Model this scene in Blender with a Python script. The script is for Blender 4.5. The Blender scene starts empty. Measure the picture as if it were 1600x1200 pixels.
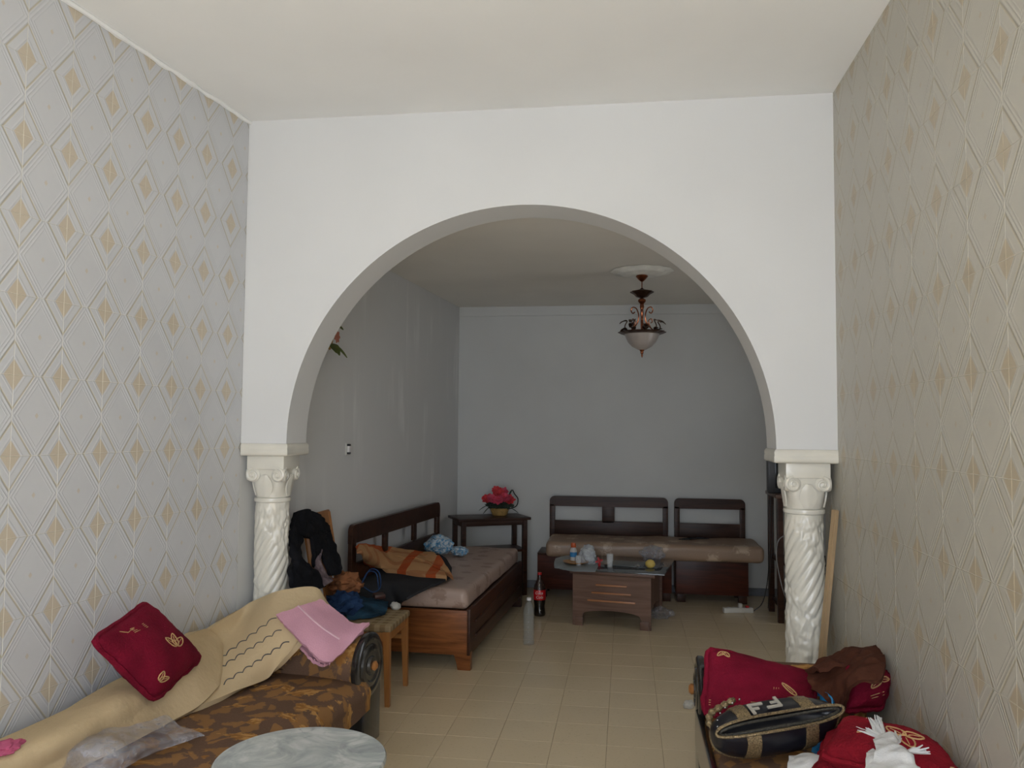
import bpy, bmesh, math, random
from mathutils import Vector, Matrix, noise
PI=math.pi; rnd=random.Random(7)
scene=bpy.context.scene; COL=scene.collection
# ------------------------------------------------------------------ camera
F0,YAW,PITCH,ROLL,CH=1250.0,.1421,.0542,.0081,1.65
cy,sy=math.cos(YAW),math.sin(YAW)
fw=Vector((-sy*math.cos(PITCH),cy*math.cos(PITCH),math.sin(PITCH)))
r0=Vector((cy,sy,0)); u0=r0.cross(fw)
cr=r0*math.cos(ROLL)+u0*math.sin(ROLL); cu=-r0*math.sin(ROLL)+u0*math.cos(ROLL)
cam=bpy.data.objects.new('camera',bpy.data.cameras.new('camera')); COL.objects.link(cam)
mw=Matrix.Identity(4)
for i in range(3):
    mw[i][0]=cr[i]; mw[i][1]=cu[i]; mw[i][2]=-fw[i]
mw.translation=Vector((0,0,CH)); cam.matrix_world=mw
cam.data.sensor_width=36; cam.data.lens=F0/1600*36; cam.data.clip_start=.05
scene.camera=cam
def at(px,py,axis,val,a=0,b=0):
    """measured photo point -> world point on a known plane (z=val, y=val or x=val+a*(y-b))"""
    d=fw+cr*((px-800)/F0)+cu*((600-py)/F0)
    if axis=='z': t=(val-CH)/d.z
    elif axis=='y': t=val/d.y
    else: t=(val-a*b)/(d.x-a*d.y)
    p=d*t; return Vector((p.x,p.y,p.z+CH))
# ------------------------------------------------------------------ light
w=bpy.data.worlds.new('overcast_sky'); scene.world=w; w.use_nodes=True
bg=w.node_tree.nodes['Background']; bg.inputs[0].default_value=(.75,.82,.95,1); bg.inputs[1].default_value=.35
def area(name,loc,rot,sx,sz,power,col,spread=180):
    l=bpy.data.lights.new(name,'AREA'); l.shape='RECTANGLE'; l.size=sx; l.size_y=sz; l.energy=power; l.color=col
    l.spread=math.radians(spread)
    o=bpy.data.objects.new(name,l); COL.objects.link(o); o.location=loc; o.rotation_euler=rot; return o
area('window_daylight',(-.38,-1.62,1.55),(math.radians(95),0,math.radians(3)),2.0,2.4,100,(.865,.96,1.10))
sl=bpy.data.lights.new('sun','SUN'); sl.energy=40; sl.angle=math.radians(1.5); sl.color=(.93,.97,1.05)
so_=bpy.data.objects.new('sun',sl); COL.objects.link(so_); so_.rotation_euler=(math.radians(38),0,math.radians(6))   # falls through the rear opening onto the floor behind the camera
area('added_side_fill',(2.72,5.5,1.15),(math.radians(90),0,math.radians(90)),1.1,1.9,9.5,(.95,.98,1.02))  # unseen fill lamp added to brighten the back room
pl=bpy.data.lights.new('camera_flash','SPOT'); pl.energy=42; pl.shadow_soft_size=.02; pl.color=(1,.97,.93); pl.spot_size=math.radians(95); pl.spot_blend=1
plo=bpy.data.objects.new('camera_flash',pl); COL.objects.link(plo); plo.matrix_world=mw; plo.location=Vector((0,0,CH))+cr*.03+cu*.05
vs=scene.view_settings; vs.view_transform='Standard'; vs.look='None'; vs.gamma=1; vs.exposure=-0.2; vs.use_curve_mapping=False
# ------------------------------------------------------------------ node helpers
class G:
    def __init__(s,name):
        s.m=bpy.data.materials.new(name); s.m.use_nodes=True; s.t=s.m.node_tree; s.n=s.t.nodes; s.l=s.t.links
        s.b=s.n['Principled BSDF']; s.tc=s.n.new('ShaderNodeTexCoord')
    def put(s,sock,v):
        if isinstance(v,bpy.types.NodeSocket): s.l.new(v,sock)
        elif isinstance(v,(tuple,list)) and len(v)==3 and sock.type=='RGBA': sock.default_value=(*v,1)
        else: sock.default_value=v
    def math(s,op,a,b=0,c=None,clamp=False):
        n=s.n.new('ShaderNodeMath'); n.operation=op; n.use_clamp=clamp; s.put(n.inputs[0],a); s.put(n.inputs[1],b)
        if c is not None: s.put(n.inputs[2],c)
        return n.outputs[0]
    def vm(s,op,a,b=(0,0,0)):
        n=s.n.new('ShaderNodeVectorMath'); n.operation=op; s.put(n.inputs[0],a); s.put(n.inputs[1],b)
        return n.outputs['Value'] if op in('LENGTH','DOT_PRODUCT') else n.outputs[0]
    def mapping(s,v,sc=(1,1,1),rot=(0,0,0)):
        n=s.n.new('ShaderNodeMapping'); s.put(n.inputs[0],v); n.inputs['Scale'].default_value=sc; n.inputs['Rotation'].default_value=rot; return n.outputs[0]
    def noise(s,v,scale,detail=3,rough=.5,dist=0,color=False):
        n=s.n.new('ShaderNodeTexNoise'); s.put(n.inputs['Vector'],v); n.inputs['Scale'].default_value=scale; n.inputs['Detail'].default_value=detail
        n.inputs['Roughness'].default_value=rough; n.inputs['Distortion'].default_value=dist; return n.outputs['Color' if color else 'Fac']
    def mix(s,f,a,b):
        n=s.n.new('ShaderNodeMix'); n.data_type='RGBA'; s.put(n.inputs[0],f); s.put(n.inputs[6],a); s.put(n.inputs[7],b); return n.outputs[2]
    def ramp(s,f,stops):
        n=s.n.new('ShaderNodeValToRGB'); s.put(n.inputs[0],f); e=n.color_ramp.elements
        while len(e)<len(stops): e.new(.5)
        for k,(p,c) in enumerate(stops): e[k].position=p; e[k].color=(*c,1) if len(c)==3 else c
        return n.outputs[0]
    def sm(s,x,a,b):
        n=s.n.new('ShaderNodeMapRange'); n.interpolation_type='SMOOTHSTEP'; s.put(n.inputs[0],x); n.inputs[1].default_value=a; n.inputs[2].default_value=b; return n.outputs[0]
    def sep(s,v):
        n=s.n.new('ShaderNodeSeparateXYZ'); s.put(n.inputs[0],v); return n.outputs
    def bump(s,h,strength=.3,dist=.01):
        n=s.n.new('ShaderNodeBump'); n.inputs['Strength'].default_value=strength; n.inputs['Distance'].default_value=dist; s.put(n.inputs['Height'],h); s.l.new(n.outputs[0],s.b.inputs['Normal'])
    def fin(s,col=None,rough=.6,**k):
        if isinstance(rough,float) and rough>=.7 and 'spec' not in k: k['spec']=.12
        k.pop('sheen',None)
        if col is not None: s.put(s.b.inputs['Base Color'],col)
        s.put(s.b.inputs['Roughness'],rough)
        for a,v in k.items():
            nm={'metal':'Metallic','spec':'Specular IOR Level','trans':'Transmission Weight','alpha':'Alpha','coat':'Coat Weight','sheen':'Sheen Weight','ior':'IOR','sss':'Subsurface Weight'}[a]
            s.put(s.b.inputs[nm],v)
        return s.m
def plain(name,col,rough=.6,var=.12,vs=9,bs=60,bst=.12,bd=.004,**k):
    g=G(name); o=g.tc.outputs['Object']
    f=g.noise(o,vs,4); d=tuple(c*(1-var) for c in col); l=tuple(min(1,c*(1+var)) for c in col)
    c=g.ramp(f,[(.3,d),(.7,l)])
    if bst: g.bump(g.noise(o,bs,3),bst,bd)
    return g.fin(c,rough,**k)
def wood(name,c1,c2,axis='x',rough=.38,scale=1.0):
    g=G(name); sc={'x':(1.2,14,14),'y':(14,1.2,14),'z':(14,14,1.2)}[axis]
    v=g.mapping(g.tc.outputs['Object'],tuple(a*scale for a in sc))
    f=g.noise(v,1.6,6,.6,1.2); f2=g.noise(g.tc.outputs['Object'],2.3,2)
    f=g.math('ADD',g.math('MULTIPLY',f,.75),g.math('MULTIPLY',f2,.3))
    c=g.ramp(f,[(.35,c1),(.7,c2)]); g.bump(f,.12,.003)
    return g.fin(c,rough,spec=.22)
# ------------------------------------------------------------------ mesh helpers
def smooth(bm):
    for f in bm.faces: f.smooth=True
def prop(o,label=None,cat=None,group=None,kind=None):
    if label: o['label']=label
    if cat: o['category']=cat
    if group: o['group']=group
    if kind: o['kind']=kind
    return o
def obj(name,bm,m,parent=None,world=False,sm_=True,auto=None):
    if world and parent is not None:
        q=parent; M=q.matrix_basis.copy()
        while q.parent is not None: q=q.parent; M=q.matrix_basis@M
        bm.transform(M.inverted())
    bmesh.ops.recalc_face_normals(bm,faces=bm.faces)
    if sm_: smooth(bm)
    me=bpy.data.meshes.new(name); bm.to_mesh(me); bm.free()
    if sm_: me.set_sharp_from_angle(angle=math.radians(auto or 38))
    if m: me.materials.append(m)
    o=bpy.data.objects.new(name,me); COL.objects.link(o)
    if parent is not None: o.parent=parent
    return o
def recenter(o):
    """move a top-level mesh's origin to the base of its own geometry"""
    me=o.data; n=len(me.vertices); xs=[v.co for v in me.vertices]
    c=Vector((sum(v.x for v in xs)/n,sum(v.y for v in xs)/n,min(v.z for v in xs)))
    me.transform(Matrix.Translation(-c)); o.location=o.location+c
    for ch in o.children: 
        ch.data.transform(Matrix.Translation(-c))
    return o
def thing(name,label,cat,loc=(0,0,0),rz=0,group=None):
    o=bpy.data.objects.new(name,None); COL.objects.link(o); o.empty_display_size=.1
    o.location=loc; o.rotation_euler=(0,0,rz); o.matrix_basis=Matrix.Translation(Vector(loc))@Matrix.Rotation(rz,4,'Z')
    return prop(o,label,cat,group)
def box(bm,c,s,rot=None,bev=0,seg=2):
    r=bmesh.ops.create_cube(bm,size=1); vs_=r['verts']
    M=Matrix.Translation(Vector(c))@(rot.to_4x4() if rot else Matrix.Identity(4))@Matrix.Diagonal((*s,1))
    bmesh.ops.transform(bm,matrix=M,verts=vs_)
    if bev:
        es=set(e for v in vs_ for e in v.link_edges)
        bmesh.ops.bevel(bm,geom=list(es),offset=bev,segments=seg,profile=.6,affect='EDGES',clamp_overlap=True)
def bx(c,s,rot=None,bev=0,seg=2):
    bm=bmesh.new(); box(bm,c,s,rot,bev,seg); return bm
def rz(a): return Matrix.Rotation(a,3,'Z')
def lathe(prof,n=32,bm=None,c=(0,0,0),mod=None,cap=True):
    bm=bm or bmesh.new(); rings=[]; c=Vector(c)
    for r,z in prof:
        ring=[]
        for k in range(n):
            t=2*PI*k/n; rr=max(r,1e-4)*(mod(t,z) if mod else 1)
            ring.append(bm.verts.new(c+Vector((rr*math.cos(t),rr*math.sin(t),z))))
        rings.append(ring)
    for a,b in zip(rings,rings[1:]):
        for k in range(n): bm.faces.new((a[k],a[(k+1)%n],b[(k+1)%n],b[k]))
    if cap: bm.faces.new(rings[0]); bm.faces.new(rings[-1])
    return bm
def tube(pts,r,n=8,bm=None,closed=False,flat=None):
    bm=bm or bmesh.new(); pts=[Vector(p) for p in pts]; N=len(pts); rings=[]
    rr=r if isinstance(r,(list,tuple)) else [r]*N
    up=Vector((0,0,1)); prev=None
    for i,p in enumerate(pts):
        a=pts[(i-1)%N] if (closed or i>0) else p; b=pts[(i+1)%N] if (closed or i<N-1) else p
        t=(b-a).normalized()
        if prev is None:
            x=t.cross(up); x=t.cross(Vector((1,0,0))) if x.length<.05 else x
        else: x=prev-t*prev.dot(t)
        x.normalize(); prev=x; y=t.cross(x)
        ring=[bm.verts.new(p+(x*math.cos(2*PI*k/n)*(flat or 1)+y*math.sin(2*PI*k/n))*rr[i]) for k in range(n)]
        rings.append(ring)
    pr=list(zip(rings,rings[1:]))
    if closed: pr.append((rings[-1],rings[0]))
    for a,b in pr:
        for k in range(n): bm.faces.new((a[k],a[(k+1)%n],b[(k+1)%n],b[k]))
    if not closed: bm.faces.new(rings[0]); bm.faces.new(rings[-1])
    return bm
def prism(poly,M,d,bm=None):
    """extrude a 2-D outline by d along local z, placed by matrix M"""
    bm=bm or bmesh.new(); a=[bm.verts.new(M@Vector((x,y,0))) for x,y in poly]; b=[bm.verts.new(M@Vector((x,y,d))) for x,y in poly]
    n=len(poly); bm.faces.new(a); bm.faces.new(b)
    for k in range(n): bm.faces.new((a[k],a[(k+1)%n],b[(k+1)%n],b[k]))
    return bm
def cr1(p0,p1,p2,p3,t):
    return .5*((2*p1)+(p2-p0)*t+(2*p0-5*p1+4*p2-p3)*t*t+(3*p1-p0-3*p2+p3)*t**3)
def curve(P,n):
    P=[Vector(p) for p in P]; out=[]; m=len(P)-1
    for i in range(n+1):
        s=m*i/n; k=min(int(s),m-1); t=s-k
        p1,p2=P[k],P[k+1]; p0=P[k-1] if k>0 else p1*2-p2; p3=P[k+2] if k+2<=m else p2*2-p1
        out.append(cr1(p0,p1,p2,p3,t))
    return out
def sheet(ctrl,nu=40,nv=40,th=.008,amp=.006,fr=9,seed=0,bm=None,ragged=0):
    """cloth: a control grid of points, smoothed, wrinkled and thickened"""
    bm=bm or bmesh.new()
    rows=[curve(r,nv) for r in ctrl]; cols=[curve([r[j] for r in rows],nu) for j in range(nv+1)]
    P=[[cols[j][i] for j in range(nv+1)] for i in range(nu+1)]
    c0=(P[nu][nv//2]-P[0][nv//2]).cross(P[nu//2][nv]-P[nu//2][0]); sg=-1 if c0.z<0 else 1
    T=[[None]*(nv+1) for _ in range(nu+1)]; B=[[None]*(nv+1) for _ in range(nu+1)]
    for i in range(nu+1):
        for j in range(nv+1):
            a=P[min(i+1,nu)][j]-P[max(i-1,0)][j]; b=P[i][min(j+1,nv)]-P[i][max(j-1,0)]
            n=a.cross(b); n=(n.normalized() if n.length>1e-9 else Vector((0,0,1)))*sg
            q=P[i][j]*fr+Vector((seed*3.1,seed*1.7,seed)); h=noise.noise(q)+.5*noise.noise(q*2.1)-.35*abs(noise.noise(q*1.3+Vector((5,5,5))))
            ed=Vector()
            if ragged and (i in(0,nu) or j in (0,nv)): ed=noise.noise_vector(P[i][j]*40)*ragged
            p=P[i][j]+n*h*amp+ed
            T[i][j]=bm.verts.new(p+n*th/2); B[i][j]=bm.verts.new(p-n*th/2)
    for i in range(nu):
        for j in range(nv):
            bm.faces.new((T[i][j],T[i+1][j],T[i+1][j+1],T[i][j+1])); bm.faces.new((B[i][j],B[i][j+1],B[i+1][j+1],B[i+1][j]))
    for i in range(nu):
        for j in (0,nv): bm.faces.new((T[i][j],T[i+1][j],B[i+1][j],B[i][j]))
    for j in range(nv):
        for i in (0,nu): bm.faces.new((T[i][j],T[i][j+1],B[i][j+1],B[i][j]))
    return bm
def blob(c,r,rot=0,amp=.3,fr=2.2,seed=0,sub=4,bm=None,flat=None,crease=1.0):
    """crumpled heap of cloth or film"""
    bm=bm or bmesh.new(); R=Matrix.Rotation(rot,3,'Z')
    b2=bmesh.new(); bmesh.ops.create_icosphere(b2,subdivisions=sub,radius=1)
    for v in b2.verts:
        q=v.co*fr+Vector((seed*2.3,seed,seed*.7)); h=noise.noise(q)-crease*abs(noise.noise(q*1.9+Vector((3,1,2))))*.7+.3*noise.noise(q*4)
        p=v.co*(1+amp*h); p=Vector((p.x*r[0],p.y*r[1],p.z*r[2])); p=R@p+Vector(c)
        if flat is not None: p.z=max(p.z,flat)
        v.co=p
    me=bpy.data.meshes.new('t'); b2.to_mesh(me); b2.free(); bm.from_mesh(me); bpy.data.meshes.remove(me); return bm
def pillow(c4,th,n=26,pinch=.06,fuzz=.004,seed=0,ex=.42):
    """cushion between four corners (00,10,11,01); returns bmesh and surface function of its front face"""
    a,b,c,d=[Vector(p) for p in c4]; N=((b-a).cross(d-a)+(c-b).cross(a-b)*-1).normalized(); N=(b-a).cross(d-a).normalized()
    view=(Vector((0,0,CH))-(a+b+c+d)/4)
    if N.dot(view)<0: N=-N
    ctr=(a+b+c+d)/4
    def S(u,v,side=1,off=0):
        uu,vv=2*u-1,2*v-1
        p=a*(1-u)*(1-v)+b*u*(1-v)+c*u*v+d*(1-u)*v
        k=pinch*((1-uu*uu)*abs(vv)**3+(1-vv*vv)*abs(uu)**3)
        p=p+(ctr-p)*k
        rr=max(abs(uu),abs(vv)); cor=(abs(uu)*abs(vv))**6; p=p+(ctr-p)*cor*.10
        h=(max(0,(1-uu**2))*max(0,(1-vv**2)))**ex
        w_=noise.noise(Vector((u*4+seed,v*4,seed*1.3)))*.18*h
        return p+N*side*(th/2*(h+w_)+off)
    bm=bmesh.new(); gr=[]
    for side in (1,-1):
        g=[[None]*(n+1) for _ in range(n+1)]
        for i in range(n+1):
            for j in range(n+1):
                if side<0 and (i in(0,n) or j in(0,n)): g[i][j]=gr[0][i][j]; continue
                p=S(i/n,j/n,side)+noise.noise_vector(S(i/n,j/n,side)*70)*fuzz
                g[i][j]=bm.verts.new(p)
        gr.append(g)
        for i in range(n):
            for j in range(n): bm.faces.new((g[i][j],g[i+1][j],g[i+1][j+1],g[i][j+1]))
    return bm,S
def leaf_loop(cu_,cv_,ang,L,Wd,n=14):
    out=[]
    for k in range(n):
        t=2*PI*k/n; x=L/2*math.cos(t)+L/2; y=Wd/2*math.sin(t)*(1-.5*math.cos(t)*.6)
        out.append((cu_+x*math.cos(ang)-y*math.sin(ang),cv_+x*math.sin(ang)+y*math.cos(ang)))
    return out
def embroider(S,loops,lines,r=.0028,asp=1.0):
    bm=bmesh.new()
    for lp in loops:
        tube([S(u,v,1,.001) for u,v in lp],r,5,bm,closed=True)
        c=(sum(u for u,v in lp)/len(lp),sum(v for u,v in lp)/len(lp)); p=lp[0]; q=lp[len(lp)//2]
        tube([S(q[0]*(1-t)+p[0]*t,q[1]*(1-t)+p[1]*t,1,.001) for t in (.2,.4,.6,.8)],r*.6,4,bm)
    for ln in lines:
        tube([S(u,v,1,.0005) for u,v in ln],r*.55,4,bm)
    return bm
# ------------------------------------------------------------------ materials
W_L,W_R,T=.2217,.2415,.30
def tile_mat(name,W,white,lineC,peach,rough):
    g=G(name); x,y,z=g.sep(g.tc.outputs['Object'])
    ax=g.math('DIVIDE',g.math('ABSOLUTE',x),W); az=g.math('DIVIDE',g.math('ABSOLUTE',z),T)
    m=g.math('SUBTRACT',g.math('SUBTRACT',1.0,ax),az)
    def line(m0,w_): return g.math('SUBTRACT',1.0,g.math('DIVIDE',g.math('ABSOLUTE',g.math('SUBTRACT',m,m0)),w_),clamp=True)
    nz=g.noise(g.tc.outputs['Object'],30,3)
    base=g.mix(g.math('MULTIPLY',nz,.5),white,tuple(c*.94 for c in white))
    inner=g.math('SUBTRACT',1.0,g.sm(m,.185,.205))
    pc=g.mix(g.noise(g.tc.outputs['Object'],60,2),peach,tuple(c*.9 for c in peach))
    c=g.mix(inner,base,pc)
    dot=g.sm(m,.955,.968); c=g.mix(g.math('MULTIPLY',dot,.75),c,peach)
    l1=g.math('MULTIPLY',line(.415,.030),1.0,clamp=True); c=g.mix(l1,c,lineC)
    h=g.math('ADD',g.math('MULTIPLY',line(.455,.03),.8),g.math('MULTIPLY',line(.53,.022),.8))
    h=g.math('ADD',h,g.math('MULTIPLY',line(.60,.02),.6)); h=g.math('ADD',h,g.math('MULTIPLY',line(.24,.03),.6))
    h=g.math('SUBTRACT',h,g.math('MULTIPLY',l1,.7))
    h=g.math('ADD',h,g.math('MULTIPLY',nz,.25))
    g.bump(h,.5,.0026)
    return g.fin(c,rough,spec=.4)
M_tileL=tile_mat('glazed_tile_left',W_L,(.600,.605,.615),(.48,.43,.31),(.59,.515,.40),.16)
M_tileR=tile_mat('glazed_tile_right_shaded',W_R,(.47,.445,.38),(.375,.325,.225),(.445,.375,.265),.34)  # darker, warmer copy of the tile: dimmer right-hand light put into its colour
M_grout=plain('wall_grout',(.68,.65,.56),.8)
M_plaster=plain('white_plaster',(.70,.70,.69),.75,.02,2,35,.08,.004)
M_ceil=plain('ceiling_plaster',(.86,.86,.845),.8,.03,1.2,30,.08,.004)
M_cream=plain('cream_gloss_paint',(.74,.71,.62),.28,.05,8,40,.1,.003,coat=.3)
def stained():
    g=G('stained_lilac_paint'); o=g.tc.outputs['Object']
    st=g.noise(g.mapping(o,(5,5,.7)),1.3,4,.55); pt=g.noise(o,1.1,3); z=g.sep(o)[2]
    f=g.math('MULTIPLY',g.sm(st,.5,.72),g.sm(pt,.42,.62))
    c=g.mix(g.math('MULTIPLY',f,.8),(.64,.64,.63),(.78,.78,.765)); g.bump(g.noise(o,25,4),.12,.004)
    return g.fin(c,.7)
M_stain=stained()
M_backp=plain('grey_lilac_paint',(.57,.575,.56),.7,.03,1.5,30,.06,.003)
M_bceil=plain('back_ceiling_paint',(.76,.73,.67),.8,.04,1.3,30,.08,.004)
M_skirt=plain('grey_skirting',(.16,.17,.19),.4)
def terrazzo():
    g=G('beige_terrazzo'); oi=g.n.new('ShaderNodeObjectInfo').outputs['Random']
    sh=g.n.new('ShaderNodeCombineXYZ'); g.put(sh.inputs[0],g.math('MULTIPLY',oi,37.0)); g.put(sh.inputs[1],g.math('MULTIPLY',oi,91.0)); o=g.vm('ADD',g.tc.outputs['Object'],sh.outputs[0])
    n1=g.noise(o,75,1,.5); n2=g.noise(o,5,3)
    c=g.mix(n2,(.655,.53,.345),(.70,.575,.385)); c=g.mix(g.math('MULTIPLY',g.sm(n1,.60,.75),.35),c,(.46,.35,.22))
    c=g.mix(g.math('MULTIPLY',oi,.35),c,(.58,.465,.305))
    return g.fin(c,.24,spec=.45)
M_floor=terrazzo(); M_fgrout=plain('floor_joint',(.38,.30,.20),.8)
M_dwood=wood('dark_red_wood',(.017,.007,.004),(.060,.023,.012),'x')
M_dwoodY=wood('dark_red_wood_long',(.022,.009,.005),(.075,.028,.014),'y')
M_rwood=wood('reddish_varnished_wood',(.11,.034,.010),(.32,.115,.034),'x',.3)
M_twood=wood('worn_brown_wood',(.10,.055,.038),(.21,.125,.09),'x',.35)
M_lwood=wood('orange_beech',(.27,.105,.03),(.42,.19,.06),'z',.4)
M_stick=wood('pale_raw_wood',(.36,.25,.14),(.50,.36,.21),'z',.6)
M_blackw=plain('black_lacquered_wood',(.02,.018,.016),.18,.2,coat=.5)
def leafy():
    g=G('brown_leaf_upholstery'); o=g.tc.outputs['Object']
    v=g.n.new('ShaderNodeTexVoronoi'); dis=g.vm('ADD',o,g.vm('SCALE',g.noise(o,6,2,color=True)))
    sc=g.mapping(o,(1,1,.9)); g.l.new(sc,v.inputs['Vector']); v.inputs['Scale'].default_value=5.2; v.inputs['Randomness'].default_value=.8
    loc=g.vm('SUBTRACT',sc,v.outputs['Position'])
    rt=g.n.new('ShaderNodeVectorRotate'); rt.rotation_type='Z_AXIS'; g.l.new(loc,rt.inputs['Vector'])
    cx,_,_2=g.sep(v.outputs['Color']); g.l.new(g.math('ADD',g.math('MULTIPLY',cx,1.7),-.9),rt.inputs['Angle'])
    x,y,z=g.sep(rt.outputs[0])
    nz=g.noise(o,26,3,.6)
    k=g.math('ADD',g.math('ABSOLUTE',g.math('MULTIPLY',y,14)),g.math('ABSOLUTE',g.math('MULTIPLY',x,5.4)))
    k=g.math('ADD',k,g.math('MULTIPLY',g.math('SUBTRACT',nz,.5),1.5)); k=g.math('ADD',k,g.math('ABSOLUTE',g.math('MULTIPLY',z,5)))
    lf=g.math('SUBTRACT',1.0,g.sm(k,.74,.86))
    ve=g.noise(g.mapping(rt.outputs[0],(25,70,10)),1.0,2)
    lc=g.mix(g.sm(ve,.4,.62),(.27,.125,.035),(.47,.255,.085))
    ba=g.mix(g.noise(o,140,2),(.115,.066,.042),(.165,.098,.064))
    # a second layer of smaller leaves
    v2=g.n.new('ShaderNodeTexVoronoi'); q2=g.mapping(o,(1,1,.9),(0,0,.7)); g.put(v2.inputs['Vector'],q2); v2.inputs['Scale'].default_value=7.5; v2.inputs['Randomness'].default_value=.7
    l2=g.vm('SUBTRACT',q2,v2.outputs['Position']); r2=g.n.new('ShaderNodeVectorRotate'); r2.rotation_type='Z_AXIS'; g.l.new(l2,r2.inputs['Vector'])
    c2x=g.sep(v2.outputs['Color'])[1]; g.l.new(g.math('MULTIPLY',c2x,5.0),r2.inputs['Angle']); x2,y2,z2=g.sep(r2.outputs[0])
    k2=g.math('ADD',g.math('ABSOLUTE',g.math('MULTIPLY',y2,20)),g.math('ABSOLUTE',g.math('MULTIPLY',x2,8.5))); k2=g.math('ADD',k2,g.math('MULTIPLY',g.math('SUBTRACT',nz,.5),1.4))
    s2=g.math('SUBTRACT',1.0,g.sm(k2,.66,.84))
    c=g.mix(g.math('MULTIPLY',s2,.85),ba,(.29,.15,.055)); c=g.mix(lf,c,lc)
    g.bump(g.noise(o,220,2),.25,.002); return g.fin(c,.75,sheen=.2)
M_leaf=leafy()
M_bl=plain('cream_fleece',(.56,.43,.26),.9,.07,3,45,.5,.006,sheen=.3)
M_pink=plain('pink_terry',(.64,.34,.42),.92,.07,6,160,.8,.004,sheen=.4)
M_pinkd=plain('dark_pink_cloth',(.55,.12,.22),.9,.1)
M_red=plain('maroon_plush',(.17,.006,.022),.85,.35,5,120,.8,.006,sheen=.35)
M_red2=plain('crimson_plush',(.23,.008,.018),.85,.3,5,120,.8,.006,sheen=.35)
M_gold=plain('gold_thread',(.58,.36,.16),.5,.15,40)
M_marble=None
def marble():
    g=G('white_grey_marble'); o=g.tc.outputs['Object']; n=g.noise(o,5,6,.6,2.0); n2=g.noise(o,14,5,.6,1.2)
    c=g.ramp(n,[(.3,(.30,.33,.33)),(.47,(.43,.46,.45)),(.62,(.60,.62,.60))]); c=g.mix(g.sm(n2,.55,.75),c,(.36,.38,.38)); return g.fin(c,.25)
M_marble=marble()
M_black=plain('black_cloth',(.008,.008,.010),.85,.3,8,60,.4,.004)
M_blackshiny=plain('black_leather',(.010,.010,.014),.28,.3,8,50,.2,.003)
M_dark=plain('charcoal_blanket',(.033,.033,.036),.9,.15,3,50,.4,.005)
M_white=plain('white_cotton',(.70,.70,.70),.85,.05,7,140,.5,.003,sheen=.2)
M_whitep=plain('white_plastic',(.62,.60,.54),.4,.05)
M_brown=plain('brown_cloth',(.080,.028,.016),.85,.2,6,60,.5,.005)
M_bluebag=plain('bright_blue_film',(.03,.27,.58),.35,.1,6,30,.3,.006)
M_denim=plain('blue_denim',(.02,.045,.11),.85,.5,9,90,.5,.004)
M_rust=plain('rust_brown_cloth',(.22,.09,.04),.85,.35,12,60,.4,.004)
M_grey=plain('grey_printed_cloth',(.16,.12,.13),.85,.6,30,60,.3,.004)
def film(name,col,alpha,rough=.15):
    g=G(name); o=g.tc.outputs['Object']; n=g.noise(o,18,4,.6,1); g.bump(n,.6,.01)
    a=g.math('ADD',alpha-.15,g.math('MULTIPLY',g.sm(n,.35,.7),.35),clamp=True)
    return g.fin(col,rough,alpha=a,spec=.8)
M_film=film('clear_bag_film',(.50,.49,.52),.30); M_filmw=film('milky_bag_film',(.55,.58,.60),.65)
def bluepack():
    g=G('blue_white_bubble_film'); o=g.tc.outputs['Object']; n=g.noise(o,38,3,.5,1.0); c=g.mix(g.sm(n,.45,.58),(.42,.50,.55),(.10,.27,.45)); g.bump(n,.6,.01); return g.fin(c,.25,coat=.4)
M_bpack=bluepack()
def damask(name,c1,c2,scale=7):
    g=G(name); o=g.tc.outputs['Object']; v=g.n.new('ShaderNodeTexVoronoi'); g.put(v.inputs['Vector'],o); v.inputs['Scale'].default_value=scale
    n=g.noise(o,24,4,.6,.8); k=g.math('ADD',v.outputs['Distance'],g.math('MULTIPLY',g.math('SUBTRACT',n,.5),1.0)); f=g.math('SUBTRACT',1.0,g.sm(k,.22,.4))
    c=g.mix(g.math('MULTIPLY',f,.8),c1,c2); g.bump(n,.3,.005); return g.fin(c,.5,coat=.12)
M_matt=damask('pink_beige_damask',(.40,.29,.235),(.25,.16,.12)); M_matt2=damask('tan_floral_mattress',(.27,.18,.12),(.50,.38,.27),5)
def plaid():
    g=G('orange_plaid_wool'); o=g.tc.outputs['Object']; x,y,z=g.sep(o)
    s=g.math('SINE',g.math('MULTIPLY',x,26)); s2=g.math('SINE',g.math('MULTIPLY',y,30)); f=g.sm(s,.45,.6); f2=g.sm(s2,.55,.7)
    c=g.mix(f,(.47,.26,.12),(.42,.085,.025)); c=g.mix(g.math('MULTIPLY',f2,.5),c,(.36,.12,.05)); g.bump(g.noise(o,150,2),.5,.003); return g.fin(c,.9,sheen=.3)
M_plaid=plaid()
def check():
    g=G('beige_check_seat'); o=g.tc.outputs['Object']; x,y,z=g.sep(o)
    f=g.sm(g.math('SINE',g.math('MULTIPLY',x,95)),-.3,.3); f2=g.sm(g.math('SINE',g.math('MULTIPLY',y,95)),-.3,.3)
    c=g.mix(f,(.30,.22,.12),(.20,.135,.07)); c=g.mix(g.math('MULTIPLY',f2,.5),c,(.36,.28,.17)); g.bump(g.noise(o,150,2),.4,.003); return g.fin(c,.85)
M_check=check()
M_brass=plain('antique_copper',(.30,.10,.045),.3,.35,20,60,.1,.002,metal=1.0)
M_bronze=plain('dark_bronze',(.10,.055,.035),.35,.3,20,60,.1,.002,metal=.9)
M_frost=plain('frosted_glass',(.36,.32,.29),.3,.06,14,60,.05,.002,coat=.3)
def glass(name,col=(.9,.93,.93),rough=.03,a=.25):
    g=G(name); o=g.tc.outputs['Object']; n=g.noise(o,20,2); g.bump(n,.08,.003)
    return g.fin(col,rough,alpha=a,spec=.9,ior=1.45)
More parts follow.
